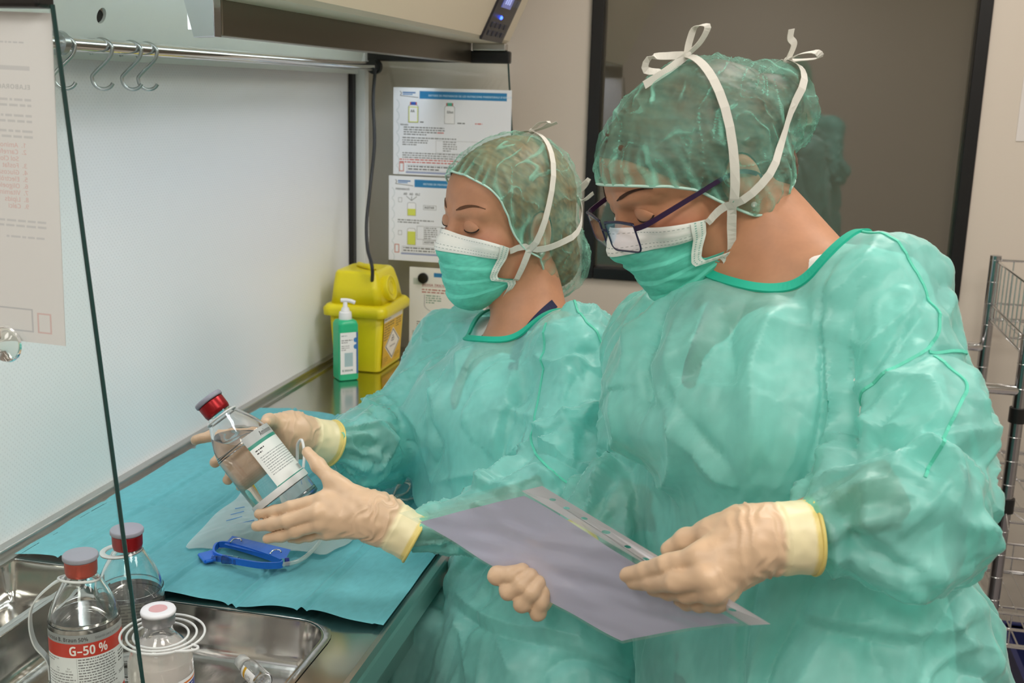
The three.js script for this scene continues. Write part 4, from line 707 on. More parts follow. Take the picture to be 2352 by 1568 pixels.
// ---- the woman who holds up the bottle
const A = (() => {
  const J = { neck: P(1222, 775, 1.71), chest: P(1175, 930, 1.70), pelvis: V(-0.285, 0.80, -1.42), Ls: P(1325, 825, 1.60), Rs: P(1050, 800, 1.86), Re: P(890, 1015, 1.76), Rw: P(742, 1018, 1.575), Rc: P(752, 1016, 1.585), Le: P(1305, 1135, 1.46), Lw: P(925, 1229, 1.405), Lc: P(938, 1226, 1.405) };
  const left = flat(V().subVectors(J.Ls, J.Rs)), fwd = V().crossVectors(left, V(0, 1, 0));
  const z1 = (x, y, D) => P(400 + x / 3.3367, 850 + y / 3.3367, D), z4 = (x, y, D) => P(400 + x / 5.2275, 880 + y / 5.2275, D);
  const hairF = blend(0.03, ell(V(0, 0.040, -0.020), 0.081, 0.089, 0.101), ell(V(0, -0.072, -0.092), 0.042, 0.046, 0.040), ell(V(0, -0.03, -0.07), 0.06, 0.06, 0.045));
  const capF = blend(0.035, ell(V(0, 0.042, -0.020), 0.087, 0.091, 0.107), ell(V(0, -0.070, -0.095), 0.054, 0.064, 0.056), ell(V(0, -0.03, -0.05), 0.090, 0.07, 0.06));
  const p = buildPerson({
    label: 'woman in green gown, cap and mask tilting a glass bottle over the worktop', j: J, left, fwd,
    head: headFrame(P(1160, 510, 1.70), -43, 5, -2), neckR: 0.049, skin: [192, 137, 105], flush: [190, 118, 92], gaze: 0.5, browMat: browA,
    hair: [156, 124, 82], hairDark: [98, 74, 52], hairField: hairF, hairLine: (x, y, z) => y - piece([[0.12, 0.104], [0.085, 0.092], [0.062, 0.070], [0.045, 0.036], [0.034, 0.004], [0.012, -0.02], [-0.02, -0.05], [-0.05, -0.105], [-0.1, -0.15], [-0.2, -0.2]], z),
    capField: capF, pleatPole: [0.02, -0.16], capSeed: 2, capBase: 0.17, capColor: [140, 206, 184], capEdge: [[0.12, 0.098], [0.085, 0.086], [0.062, 0.064], [0.045, 0.030], [0.034, -0.002], [0.016, -0.028], [-0.010, -0.045], [-0.035, -0.085], [-0.06, -0.125], [-0.2, -0.16]],
    crown: [0.135, -0.055], back: [0.03, -0.14], bows: [[[[0.012, 0.012, -0.006], [0.026, 0.014, -0.014], [0.014, 0.005, -0.01], [0, 0, 0]], [[0.01, 0.004, -0.012], [0.024, 0.012, -0.03]]], [[[0.01, 0.014, -0.010], [0.012, 0.022, -0.022], [0.004, 0.008, -0.018], [0, 0, 0]], [[0.006, -0.01, -0.016], [0.012, 0.0, -0.032]]]],
    scrubR: 0.053, gownColor: [168, 240, 235],
    gown: (j, hl, hr) => makeGown(j, hl, hr, { left, fwd, seed: 11, neckBase: P(1205, 775, 1.70), neckR: 0.056, cut: P(1192, 730, 1.70), cutR: 0.087, sh: 0.066, hip: 0.145, hem: 0.20, offCounter: true, lowShift: V(-0.05, 0, 0.06), chest: 0.105, belly: 0.125, bust: 0.085, creases: [[0.010, 0.010, [1157, 925], [1190, 945], [1225, 956]], [0.012, 0.011, [1091, 1117], [1150, 1060], [1214, 1013]], [0.010, 0.012, [1126, 1059], [1157, 933], [1206, 814]], [-0.010, 0.010, [1150, 1065], [1185, 950], [1222, 850]], [0.009, 0.010, [1080, 891], [1130, 850], [1176, 830]], [-0.012, 0.010, [1100, 1130], [1180, 1060], [1235, 1010]],
        [0.010, 0.009, [830, 955], [895, 1005], [940, 1065]], [0.009, 0.009, [870, 905], [930, 950], [970, 1010]], [0.008, 0.007, [785, 985], [810, 1030], [830, 1075]], [-0.010, 0.009, [850, 940], [920, 1000], [965, 1060]], [0.009, 0.009, [955, 815], [990, 880], [1005, 950]], [-0.014, 0.012, [985, 960], [1000, 1030], [985, 1100]], [0.009, 0.010, [1030, 720], [1060, 800], [1050, 880]],
        [0.010, 0.010, [1020, 1340], [1130, 1420], [1330, 1470]], [-0.012, 0.011, [1010, 1370], [1120, 1450], [1320, 1500]], [0.009, 0.010, [1040, 1400], [1060, 1480], [1070, 1560]], [0.009, 0.010, [1130, 1440], [1160, 1500], [1190, 1560]], [0.008, 0.009, [1290, 1100], [1330, 1150], [1350, 1200]], [0.008, 0.009, [985, 1110], [1080, 1090], [1150, 1100]]], sleeveL: [0.070, 0.066, 0.066, 0.024, 0.058, 0.25], sleeveR: [0.070, 0.058, 0.058, 0.024, 0.054, 0.4],
      seams: [[[1263, 752], [1240, 850], [1222, 960], [1215, 1010], [1262, 1070], [1330, 1130]], [[1300, 690], [1340, 730], [1385, 790]]] }),
    hands: [
      { wrist: z1(1560, 1130, 1.405), cuff: z1(1850, 1290, 1.405), rw: 0.0265, rc: 0.031, r: 0.0083,
        mcp: [z1(1150, 985, 1.395), z1(1100, 1085, 1.385), z1(1120, 1175, 1.388), z1(1170, 1240, 1.40)],
        f: [[z1(900, 1050, 1.405), z1(770, 1080, 1.418), z1(650, 1100, 1.425)], [z1(870, 1155, 1.398), z1(745, 1180, 1.41), z1(628, 1195, 1.42)], [z1(930, 1235, 1.40), z1(820, 1270, 1.41), z1(715, 1288, 1.415)], [z1(1040, 1268, 1.412), z1(960, 1285, 1.42), z1(890, 1290, 1.425)]],
        thumb: [z1(1440, 1000, 1.40), z1(1215, 850, 1.405), z1(1105, 730, 1.415), z1(1020, 625, 1.425)] },
      { wrist: z4(1420, 610, 1.555), cuff: z4(1880, 720, 1.60), rw: 0.0255, rc: 0.032, r: 0.0086,
        mcp: [z4(980, 560, 1.56), z4(960, 720, 1.56), z4(990, 880, 1.555), z4(1060, 1010, 1.545)],
        f: [[z4(690, 590, 1.565), z4(450, 630, 1.555), z4(255, 680, 1.545)], [z4(720, 790, 1.56), z4(560, 880, 1.535), z4(490, 950, 1.50)], [z4(800, 1000, 1.55), z4(690, 1080, 1.525), z4(645, 1160, 1.49)], [z4(900, 1120, 1.54), z4(830, 1180, 1.52), z4(795, 1240, 1.49)]],
        thumb: [z4(1330, 540, 1.55), z4(1210, 490, 1.53), z4(1140, 450, 1.505), z4(1100, 470, 1.475)] },
    ],
  });
  // dark blue lanyard round the neck
  const f = (x, y, z) => Math.min(p.skinF(x, y, z), p.scrub(x, y, z));
  const path = resample([[1318, 672], [1298, 682], [1272, 698], [1246, 722], [1222, 748], [1200, 778], [1186, 810], [1178, 850]].map(([x, y]) => { const h = strike(f, x, y); return h && h.addScaledVector(gradient(f, h, 0.004), 0.002); }).filter(Boolean), 24);
  mesh('lanyard', ribbon(path, path.map((q) => gradient(f, q, 0.004)), 0.014, 0.0012), std({ color: rgb(24, 28, 66), roughness: 0.8 }), p.who, 'dark blue lanyard strap');
  return p;
})();

// ---- the woman with glasses who reads the sheet
const B = (() => {
  const J = { neck: P(1815, 635, 1.23), chest: P(1740, 880, 1.23), pelvis: V(0.085, 0.95, -1.19), Ls: P(2005, 700, 1.15), Rs: P(1520, 800, 1.42), Re: P(1500, 1130, 1.42), Rw: P(1300, 1270, 1.30), Rc: P(1318, 1258, 1.315), Le: P(2095, 1115, 1.06), Lw: P(1750, 1240, 1.01), Lc: P(1835, 1234, 1.02) };
  const left = flat(V().subVectors(J.Ls, J.Rs)), fwd = V().crossVectors(left, V(0, 1, 0));
  const z2 = (x, y, D) => P(1400 + x / 4.704, 1130 + y / 4.704, D), z3 = (x, y, D) => P(1100 + x / 7.842, 1250 + y / 7.842, D);
  const hairF = blend(0.02, ell(V(0, 0.036, -0.014), 0.079, 0.083, 0.090), ell(V(0, 0.022, -0.108), 0.038, 0.038, 0.034), ell(V(0, -0.03, -0.06), 0.06, 0.05, 0.045));
  const capF = blend(0.018, ell(V(0, 0.037, -0.014), 0.087, 0.087, 0.095), ell(V(0, 0.018, -0.108), 0.052, 0.058, 0.046), ell(V(0, -0.02, -0.03), 0.094, 0.06, 0.065));
  const p = buildPerson({
    label: 'woman in green gown, cap, mask and glasses leaning over a printed sheet', j: J, left, fwd,
    head: headFrame(P(1600, 402, 1.24), -57, 31, 0, [1, 0.94, 1.08]), neckR: 0.054, skin: [188, 134, 101], flush: [184, 108, 84], gaze: 0, browMat: browB,
    hair: [112, 90, 70], hairDark: [60, 46, 38], hairField: hairF, hairLine: (x, y, z) => y - piece([[0.10, 0.092], [0.075, 0.075], [0.05, 0.035], [0.03, 0.005], [0.01, -0.02], [-0.04, -0.06], [-0.1, -0.07], [-0.2, -0.07]], z),
    capField: capF, pleatPole: [0.10, -0.13], capSeed: 6, capBase: 0.19, capColor: [134, 206, 184], capEdge: [[0.12, 0.062], [0.09, 0.052], [0.06, 0.034], [0.035, 0.012], [0.015, -0.022], [-0.005, -0.050], [-0.035, -0.060], [-0.08, -0.05], [-0.2, -0.045]],
    crown: [0.13, -0.045], back: [0.055, -0.14], browW: 0.6, bows: [[[[0.004, 0.012, 0.020], [0.006, 0.022, 0.040], [0.004, 0.012, 0.048], [0.004, 0.0, 0.030], [0.002, 0.0, 0.012], [0, 0, 0]], [[-0.002, 0.012, -0.010], [-0.002, 0.022, -0.022], [0.008, 0.018, -0.030], [0.004, 0.006, -0.018], [0, 0, 0]], [[0.010, 0.0, 0.03], [0.018, 0.002, 0.062]]], [[[0.016, 0.004, -0.006], [0.030, 0.0, -0.016], [0.026, -0.010, -0.020], [0.008, -0.006, -0.010], [0, 0, 0]], [[0.006, 0.014, -0.010], [0.008, 0.024, -0.008], [0.010, 0.033, -0.012]]]],
    scrubR: 0.056, gownColor: [170, 241, 234],
    gown: (j, hl, hr) => makeGown(j, hl, hr, { left, fwd, seed: 23, neckBase: P(1810, 640, 1.225), neckR: 0.062, sag: [[P(2090, 1215, 1.045), 0.062]], cut: P(1805, 572, 1.205), cutR: 0.086, sh: 0.070, hip: 0.13, hem: 0.17, chest: 0.11, belly: 0.135, bust: 0.08, creases: [[0.011, 0.012, [1641, 670], [1625, 760], [1585, 860]], [-0.012, 0.012, [1660, 700], [1678, 790], [1690, 880]], [0.010, 0.012, [1800, 700], [1755, 800], [1700, 900]], [0.012, 0.011, [1520, 900], [1580, 1010], [1640, 1090], [1700, 1120]], [-0.010, 0.010, [1545, 900], [1610, 1010], [1680, 1080]], [-0.022, 0.013, [1950, 720], [1930, 830], [1945, 980], [1935, 1080]], [0.012, 0.010, [1915, 700], [1900, 840], [1910, 1000]],
        [0.012, 0.010, [1955, 831], [2030, 760], [2098, 695]], [-0.011, 0.010, [1960, 880], [2050, 800], [2125, 720]], [0.012, 0.010, [1962, 1004], [2020, 930], [2074, 868]], [-0.011, 0.009, [1985, 1020], [2050, 950], [2110, 880]], [0.014, 0.010, [1851, 1115], [2000, 1066], [2135, 1035], [2185, 1078]], [-0.016, 0.012, [1940, 1050], [2060, 1010], [2170, 1000]], [0.012, 0.009, [2185, 1060], [2123, 1177], [2036, 1251]], [0.012, 0.009, [2036, 1251], [2110, 1290], [2197, 1313]],
        [0.012, 0.009, [2000, 1078], [1987, 1202], [2049, 1251]], [-0.010, 0.009, [1960, 1090], [1955, 1200], [1990, 1300]], [0.010, 0.008, [1876, 1152], [1925, 1251], [1913, 1350]], [-0.009, 0.008, [1900, 1130], [1950, 1230], [1945, 1340]], [0.010, 0.010, [2060, 1280], [2100, 1340], [2180, 1370]], [0.010, 0.010, [1826, 1400], [2000, 1440], [2135, 1449], [2222, 1412]], [-0.012, 0.012, [1826, 1425], [2000, 1470], [2140, 1478]], [0.009, 0.010, [2140, 1380], [2180, 1440], [2230, 1500]],
        [0.011, 0.011, [1500, 690], [1460, 780], [1443, 870]], [-0.012, 0.011, [1520, 720], [1500, 850], [1480, 1000]], [0.010, 0.010, [1420, 900], [1440, 990], [1400, 1070]], [0.009, 0.010, [1830, 960], [1810, 1060], [1760, 1150]], [0.009, 0.010, [2010, 560], [1960, 640], [1900, 700]], [0.009, 0.009, [2200, 840], [2190, 920], [2230, 990]]], sleeveL: [0.074, 0.062, 0.066, 0.024, 0.066, 0.22], sleeveR: [0.07, 0.06, 0.058, 0.024, 0.056, 0.4],
      seams: [[[1945, 520], [2060, 560], [2130, 650], [2145, 740], [2130, 800], [2050, 850], [1945, 920]], [[2130, 810], [2200, 815], [2256, 835]], [[2140, 820], [2175, 900], [2160, 1010], [2120, 1100]]] }),
    hands: [
      { wrist: z2(1560, 520, 1.015), cuff: z2(2180, 480, 1.02), rw: 0.0285, rc: 0.0335, r: 0.0098,
        mcp: [z2(960, 700, 1.005), z2(1070, 920, 0.992), z2(1130, 1070, 0.995), z2(1160, 1170, 1.01)],
        f: [[z2(620, 790, 1.025), z2(400, 855, 1.05), z2(195, 895, 1.072)], [z2(720, 960, 1.012), z2(470, 970, 1.045), z2(260, 960, 1.07)], [z2(840, 1080, 1.02), z2(640, 1060, 1.05), z2(480, 1040, 1.068)], [z2(980, 1190, 1.03), z2(840, 1180, 1.05), z2(720, 1140, 1.07)]],
        thumb: [z2(1420, 400, 1.025), z2(1090, 440, 1.035), z2(830, 520, 1.05), z2(640, 620, 1.06)] },
      { wrist: P(1285, 1285, 1.30), cuff: P(1335, 1250, 1.325), rw: 0.026, rc: 0.03, r: 0.0098,
        mcp: [P(1165, 1318, 1.275), P(1185, 1345, 1.272), P(1212, 1372, 1.27), P(1240, 1385, 1.27)],
        f: [[z3(330, 560, 1.215), z3(600, 545, 1.205), z3(790, 465, 1.206)], [z3(540, 830, 1.208), z3(780, 720, 1.199), z3(950, 560, 1.201)], [z3(790, 1060, 1.204), z3(960, 860, 1.196), z3(1100, 680, 1.198)], [z3(1060, 1230, 1.206), z3(1130, 1040, 1.199), z3(1190, 820, 1.199)]],
        thumb: [P(1270, 1300, 1.285), P(1240, 1280, 1.275), P(1225, 1262, 1.265), P(1215, 1250, 1.258)] },
    ],
  });
  // glasses
  const gl = new THREE.Group(); gl.name = 'eyeglasses'; p.who.add(gl);
  const rimMat = phy({ color: rgb(38, 40, 72), roughness: 0.3, metalness: 0.3 }), armMat = phy({ color: rgb(44, 24, 60), roughness: 0.3 });
  const lensMat = phy({ color: rgb(250, 250, 255), transmission: 1, thickness: 0, roughness: 0, ior: 1.6 });
  for (const s of [1, -1]) {
    const sh = new THREE.Shape(), w = 0.0270, h = 0.0178, r = 0.010; sh.moveTo(-w + r, -h); sh.lineTo(w - r, -h); sh.quadraticCurveTo(w, -h, w, -h + r); sh.lineTo(w, h - r * 0.5); sh.quadraticCurveTo(w, h, w - r * 0.5, h); sh.lineTo(-w + r * 0.5, h); sh.quadraticCurveTo(-w, h, -w, h - r * 0.5); sh.lineTo(-w, -h + r); sh.quadraticCurveTo(-w, -h, -w + r, -h);
    const lm = new THREE.Matrix4().makeRotationFromEuler(new THREE.Euler(-0.12, s * 0.16, 0)).setPosition(s * 0.0335, -0.001, 0.112), pts = sh.getSpacedPoints(60); pts.pop();
    mesh('lens', new THREE.ExtrudeGeometry(sh, { depth: 0.0012, bevelEnabled: false }).translate(0, 0, -0.0006).applyMatrix4(lm).applyMatrix4(p.M), lensMat, gl);
    mesh('rim', tube(pts.map((q) => V(q.x, q.y, 0)), 0.0011, 120, 6, true).applyMatrix4(lm).applyMatrix4(p.M), rimMat, gl);
    mesh('brow_bar', tube([V(-0.026, 0.0165, 0), V(0, 0.0185, 0.0004), V(0.026, 0.0165, 0)], 0.0017, 20, 6).applyMatrix4(lm).applyMatrix4(p.M), rimMat, gl);
    const path = [V(s * 0.061, 0.010, 0.106), V(s * 0.0715, 0.0105, 0.094), V(s * 0.079, 0.011, 0.045), V(s * 0.0835, 0.010, 0.0), V(s * 0.084, -0.002, -0.02), V(s * 0.082, -0.02, -0.03)], q = resample(path, 26);
    mesh('temple_arm', ribbon(q, q.map((_, i) => V(s, 0, i < 4 ? 0.8 : 0.1)), (t) => lerp(0.0062, 0.0042, t), 0.0016).applyMatrix4(p.M), armMat, gl);
  }
  mesh('bridge', tube([V(-0.0075, 0.004, 0.115), V(0, 0.0072, 0.117), V(0.0075, 0.004, 0.115)], 0.0013, 16, 6).applyMatrix4(p.M), rimMat, gl);
  return p;
})();
// ---------------------------------------------------------------- bottles
const clearGlass = phy({ color: 0xffffff, transmission: 1, thickness: 0.003, roughness: 0.0, ior: 1.5 });
const water = phy({ color: 0xffffff, transmission: 1, thickness: 0.05, roughness: 0, ior: 1.34 });
const greyCap = std({ color: rgb(150, 150, 164), roughness: 0.5 });
const redFoil = phy({ color: rgb(150, 18, 26), metalness: 0.55, roughness: 0.32 }), rustFoil = phy({ color: rgb(176, 52, 26), metalness: 0.5, roughness: 0.35 });
const hangerMat = phy({ color: rgb(238, 240, 240), roughness: 0.35, transmission: 0.25, thickness: 0 });
const BH = 0.187;
const outer = [[0.0001, 0.005], [0.026, 0.0035], [0.034, 0.0], [0.0385, 0.003], [0.0402, 0.012], [0.0402, 0.100], [0.0392, 0.110], [0.0360, 0.122], [0.0310, 0.134], [0.0255, 0.145], [0.0205, 0.154], [0.0165, 0.160], [0.0150, 0.164], [0.0150, 0.176]];
const inner = [[0.0001, 0.0085], [0.026, 0.007], [0.034, 0.006], [0.0370, 0.010], [0.0376, 0.016], [0.0376, 0.100], [0.0366, 0.109], [0.0336, 0.120], [0.0287, 0.1315], [0.0232, 0.142], [0.0180, 0.151], [0.0135, 0.1575], [0.0118, 0.163], [0.0118, 0.176]];
const shellProfile = [...outer, [0.0118, 0.176], ...inner.slice(0, -1).reverse()];
const dense = (pts, n = 90) => new THREE.SplineCurve(pts.map(([a, b]) => new THREE.Vector2(a, b))).getPoints(n).map((p) => [Math.max(0.0001, p.x), p.y]);
const shellGeo = lathe([...dense(outer), ...dense([[0.0118, 0.176], ...inner.slice(0, -1).reverse()])], 64);
function liquidGeo(level, tilt) {   // the inside of the bottle below a level plane; tilt is the bottle's world rotation
  const body = dense(inner.map(([r, y]) => [Math.max(0.0001, r + 0.0003), y - 0.0003])); body.push([0.0001, 0.176]);
  const a = new Brush(lathe(body, 48)); a.updateMatrixWorld();
  const b = new Brush(new THREE.BoxGeometry(0.6, 0.6, 0.6).translate(0, 0.3, 0).applyQuaternion(tilt.clone().invert()).translate(level.x, level.y, level.z)); b.updateMatrixWorld();
  const r = new Evaluator(); r.attributes = ['position', 'normal']; r.useGroups = false;
  return r.evaluate(a, b, SUBTRACTION).geometry;
}
function infusionBottle(label, pos, quat, foil, level, group) {
  const t = thing('infusion_bottle', label, 'bottle', pos.toArray(), group); t.quaternion.copy(quat);
  mesh('glass', shellGeo, clearGlass, t);
  mesh('liquid', liquidGeo(level, quat), water, t, 'clear solution');
  mesh('stopper', new THREE.CylinderGeometry(0.0114, 0.0114, 0.014, 24).translate(0, 0.1695, 0), std({ color: rgb(120, 116, 118), roughness: 0.8 }), t);
  mesh('foil_collar', lathe([[0.0152, 0.160], [0.0168, 0.161], [0.0178, 0.165], [0.0180, 0.1775], [0.0172, 0.179], [0.0001, 0.179]], 40), foil, t);
  mesh('flip_cap', lathe([[0.0001, 0.179], [0.0185, 0.179], [0.0198, 0.1805], [0.0198, 0.184], [0.0186, 0.1858], [0.0001, 0.187]], 40), greyCap, t);
  return t;
}
const wrap = (r, y0, y1, a0, a1) => new THREE.CylinderGeometry(r, r, y1 - y0, 40, 1, true, a0, a1 - a0).translate(0, (y0 + y1) / 2, 0);
const labelG50 = canvasTexture(1024, 640, (c, W, H) => {
  c.fillStyle = '#eceded'; c.fillRect(0, 0, W, H); c.fillStyle = '#9b9d9d'; c.fillRect(0, 0, W, 80); c.fillStyle = '#c8321e'; c.fillRect(0, 80, W, 126);
  c.fillStyle = '#3a3a3c'; c.font = 'bold 50px sans-serif'; c.fillText('Glucosa B. Braun 50%', 12, 60); c.font = '30px sans-serif'; c.fillText('Solución para perfusión', 600, 54);
  c.fillStyle = '#f4f0ec'; c.font = 'bold 116px sans-serif'; c.fillText('G–50 %', 330, 185);
  scribble(c, 20, 222, 210, 2, 24, '#8a8a8c'); c.fillStyle = '#555'; c.font = '22px sans-serif'; c.fillText('Por', 170, 318); c.fillText('Por', 300, 318); c.fillText('1 ml', 160, 342); c.fillText('500 ml', 280, 342); scribble(c, 20, 355, 370, 5, 26, '#8f8f90'); scribble(c, 20, 500, 330, 3, 25, '#9a9a9a');
  c.fillStyle = '#999'; c.fillRect(405, 215, 3, 380); scribble(c, 420, 222, 420, 13, 25, '#777'); c.fillStyle = '#444'; c.font = 'bold 44px sans-serif'; c.fillText('500 ml', 870, 470); scribble(c, 870, 250, 130, 4, 30, '#444');
  c.fillStyle = '#333'; c.font = 'bold 46px sans-serif'; c.fillText('B. BRAUN', 20, 626); c.fillStyle = '#c8321e'; c.fillRect(700, 590, 324, 50);
});
const labelRinger = canvasTexture(1024, 640, (c, W, H) => {
  c.fillStyle = '#e4e8e6'; c.fillRect(0, 0, W, H); c.fillStyle = '#b4b8b8'; c.fillRect(0, 0, W, 120); c.fillStyle = '#2f8f7c'; c.fillRect(0, 110, W, 36);
  c.fillStyle = '#222'; c.font = 'bold 70px sans-serif'; c.fillText('Aminoven', 300, 84); scribble(c, 60, 180, 180, 2, 30, '#333'); scribble(c, 60, 260, 900, 9, 26, '#9aa0a0'); c.fillStyle = '#444'; for (let i = 0; i < 14; i++) c.fillRect(520 + i * 26, 520, 4 + (i * 7) % 15, 60); c.fillStyle = '#2f8f7c'; c.fillRect(0, 590, W, 26);
});
const labelBack = canvasTexture(512, 320, (c, W, H) => { c.fillStyle = '#dadcd6'; c.fillRect(0, 0, W, H); c.fillStyle = '#5f6264'; c.font = 'bold 26px sans-serif'; c.save(); c.translate(W, 0); c.scale(-1, 1); c.fillText('0,03 g', 60, 40); c.fillText('Glucosa', 300, 40); c.restore(); scribble(c, 40, 60, 420, 9, 22, '#a5a8a6'); });
const Y0 = HC - 0.062 + 0.0005, upright = new THREE.Quaternion();
{
  const p1 = P(184, 1268, 1.27); p1.y = Y0;
  const b1 = infusionBottle('upright glass bottle with red and white glucose label and rust foil cap', p1, upright, rustFoil, V(0, 0.112, 0), 'infusion bottles');
  const lb = mesh('label', wrap(0.0407, 0.018, 0.104, -0.75, 2.0), std({ map: labelG50, roughness: 0.35 }), b1, 'printed red and white label'); lb.rotation.y = 0.0;
  // plastic hanger: ring on the neck, strap, ring round the base
  const hg = new THREE.Group(); hg.name = 'plastic_hanger'; b1.add(hg);
  const dir = V(-0.93, 0, 0.36).normalize(), at = (r, y) => dir.clone().multiplyScalar(r).setY(y), path = resample([at(0.018, 0.157), at(0.034, 0.148), at(0.055, 0.126), at(0.060, 0.10), at(0.056, 0.075), at(0.045, 0.058), at(0.0425, 0.045), at(0.0425, 0.03)], 30), tang = V(0, 1, 0).cross(dir);
  void tang;
  mesh('strap', ribbon(path, path.map((_, i) => { const t = V().subVectors(path[Math.min(30, i + 1)], path[Math.max(0, i - 1)]); return V().crossVectors(t, V().crossVectors(V(0, 1, 0), dir)).normalize(); }), (t) => 0.008 + 0.004 * Math.sin(t * Math.PI), 0.0016), hangerMat, hg);
  mesh('neck_ring', new THREE.TorusGeometry(0.0215, 0.0016, 8, 40).rotateX(Math.PI / 2 - 0.25).translate(-0.003, 0.155, 0.002), hangerMat, hg);
  mesh('base_ring', lathe([[0.0412, 0.020], [0.0424, 0.020], [0.0424, 0.029], [0.0412, 0.029], [0.0412, 0.020]], 48).rotateZ(0.05).rotateX(0.12), hangerMat, hg);
  const p2 = P(291, 1212, 1.345); p2.y = Y0;
  const b2 = infusionBottle('upright glass bottle with dark red foil cap, standing behind the glass edge', p2, upright, redFoil, V(0, 0.103, 0), 'infusion bottles');
  const l2 = mesh('label', wrap(0.0405, 0.03, 0.092, 2.2, 4.5), phy({ map: labelBack, roughness: 0.7, transmission: 0.5, thickness: 0 }), b2, 'label seen from behind through the bottle'); void l2;
  mesh('neck_ring', lathe([[0.0185, 0.1545], [0.0248, 0.1545], [0.0248, 0.157], [0.0185, 0.157], [0.0185, 0.1545]], 40).rotateZ(0.06), hangerMat, b2);
  mesh('base_ring', lathe([[0.0406, 0.014], [0.0420, 0.014], [0.0420, 0.022], [0.0406, 0.022], [0.0406, 0.014]], 48), hangerMat, b2);
  // held bottle
  const top = P(474, 912, 1.455), foot = P(655, 1142, 1.455), axis = V().subVectors(top, foot).normalize();
  const q = new THREE.Quaternion().setFromUnitVectors(V(0, 1, 0), axis), base = top.clone().addScaledVector(axis, -BH);
  const lvl = P(475, 1000, 1.455).sub(base).applyQuaternion(q.clone().invert());
  const hb = infusionBottle('tilted glass bottle held up between two gloved hands', base, q, redFoil, lvl, 'infusion bottles');
  // turn the label towards the viewer's right
  const toEye = V().subVectors(EYE, base).applyQuaternion(q.clone().invert()), ang = Math.atan2(toEye.x, toEye.z);
  mesh('label', wrap(0.0407, 0.030, 0.112, ang + 0.02, ang + 2.1), std({ map: labelRinger, roughness: 0.4 }), hb, 'white label with a green line');
  mesh('neck_ring', new THREE.TorusGeometry(0.0212, 0.0014, 8, 40).rotateX(Math.PI / 2).translate(0, 0.1545, 0), hangerMat, hb);
  mesh('base_ring', lathe([[0.0412, 0.026], [0.0424, 0.026], [0.0424, 0.035], [0.0412, 0.035], [0.0412, 0.026]], 48), hangerMat, hb);
  const rt = new THREE.Group(); rt.name = 'carry_loop'; rt.rotation.y = ang + 1.5; hb.add(rt);
  mesh('loop_strap', tube([[0, 0.036, 0.042], [0.002, 0.05, 0.054], [0.012, 0.066, 0.062], [0.026, 0.066, 0.054], [0.036, 0.05, 0.040], [0.034, 0.036, 0.026]], 0.0021, 40, 6), hangerMat, rt);
  // small bottle of milky emulsion
  const p3 = P(363, 1396, 1.22), h3 = p3.y - Y0; p3.y = Y0;
  const sb = thing('emulsion_bottle', 'small bottle of milky white liquid with a pink-centred cap', 'bottle', p3.toArray());
  const so = [[0.0001, 0.003], [0.026, 0.002], [0.0325, 0.004], [0.0350, 0.012], [0.0350, h3 - 0.070], [0.0340, h3 - 0.058], [0.0285, h3 - 0.044], [0.0195, h3 - 0.034], [0.0152, h3 - 0.026], [0.0145, h3 - 0.010]];
  mesh('glass', lathe([...dense(so), ...dense(so.map(([r, y]) => [Math.max(0.0001, r - 0.002), y + 0.001]).reverse())], 56), clearGlass, sb);
  mesh('emulsion', lathe([...dense(so.slice(0, 7).map(([r, y]) => [Math.max(0.0001, r - 0.0016), y + 0.0008])), [0.0001, h3 - 0.043]], 48), phy({ color: rgb(246, 240, 234), roughness: 0.3 }), sb, 'milky white liquid');
  mesh('crimp_ring', lathe([[0.0148, h3 - 0.018], [0.0176, h3 - 0.017], [0.0180, h3 - 0.006], [0.0150, h3 - 0.005]], 36), phy({ color: rgb(150, 150, 152), metalness: 0.8, roughness: 0.35 }), sb);
  mesh('cap_disc', lathe([[0.0001, h3 - 0.0055], [0.0188, h3 - 0.0055], [0.0192, h3 - 0.003], [0.0180, h3 - 0.0005], [0.0105, h3], [0.0102, h3 - 0.0015], [0.0001, h3 - 0.0015]], 40), phy({ color: rgb(226, 226, 232), roughness: 0.3 }), sb);
  mesh('cap_centre', new THREE.CylinderGeometry(0.0098, 0.0098, 0.001, 30).translate(0, h3 - 0.0009, 0), std({ color: rgb(206, 160, 164), roughness: 0.5 }), sb, 'pink cap centre');
  const lab = canvasTexture(256, 320, (c, W, H) => { c.fillStyle = '#eef0f2'; c.fillRect(0, 0, W, H); c.fillStyle = '#d8772f'; c.fillRect(0, 20, W, 12); c.fillStyle = '#33408f'; c.fillRect(0, 40, W, 110); c.fillStyle = '#e8e8f4'; c.font = 'bold 44px sans-serif'; c.fillText('SMOF', 12, 84); c.fillText('lipid', 12, 132); c.fillStyle = '#d8772f'; c.fillRect(0, 158, W, 10); scribble(c, 14, 190, 220, 6, 20, '#777'); });
  mesh('label', wrap(0.0354, 0.012, 0.075, 1.05, 2.4), std({ map: lab, roughness: 0.4 }), sb, 'blue and orange label');
  const hr = new THREE.Group(); hr.name = 'ring_hanger'; sb.add(hr);
  [[0.030, 0], [0.038, 0.001], [0.046, 0.002]].forEach(([r, dy], i) => mesh('hanger_ring', new THREE.TorusGeometry(r, 0.0014, 8, 56).scale(1, 0.92, 1).rotateX(Math.PI / 2 + 0.05).translate(0.002 + i * 0.001, h3 - 0.036 + dy + 0.004, 0), hangerMat, hr));
  mesh('hanger_tab', tube([[0.046, h3 - 0.031, 0.012], [0.054, h3 - 0.031, 0.014], [0.056, h3 - 0.031, 0.02], [0.048, h3 - 0.031, 0.026], [0.036, h3 - 0.031, 0.030]], 0.0016, 24, 6), hangerMat, hr);
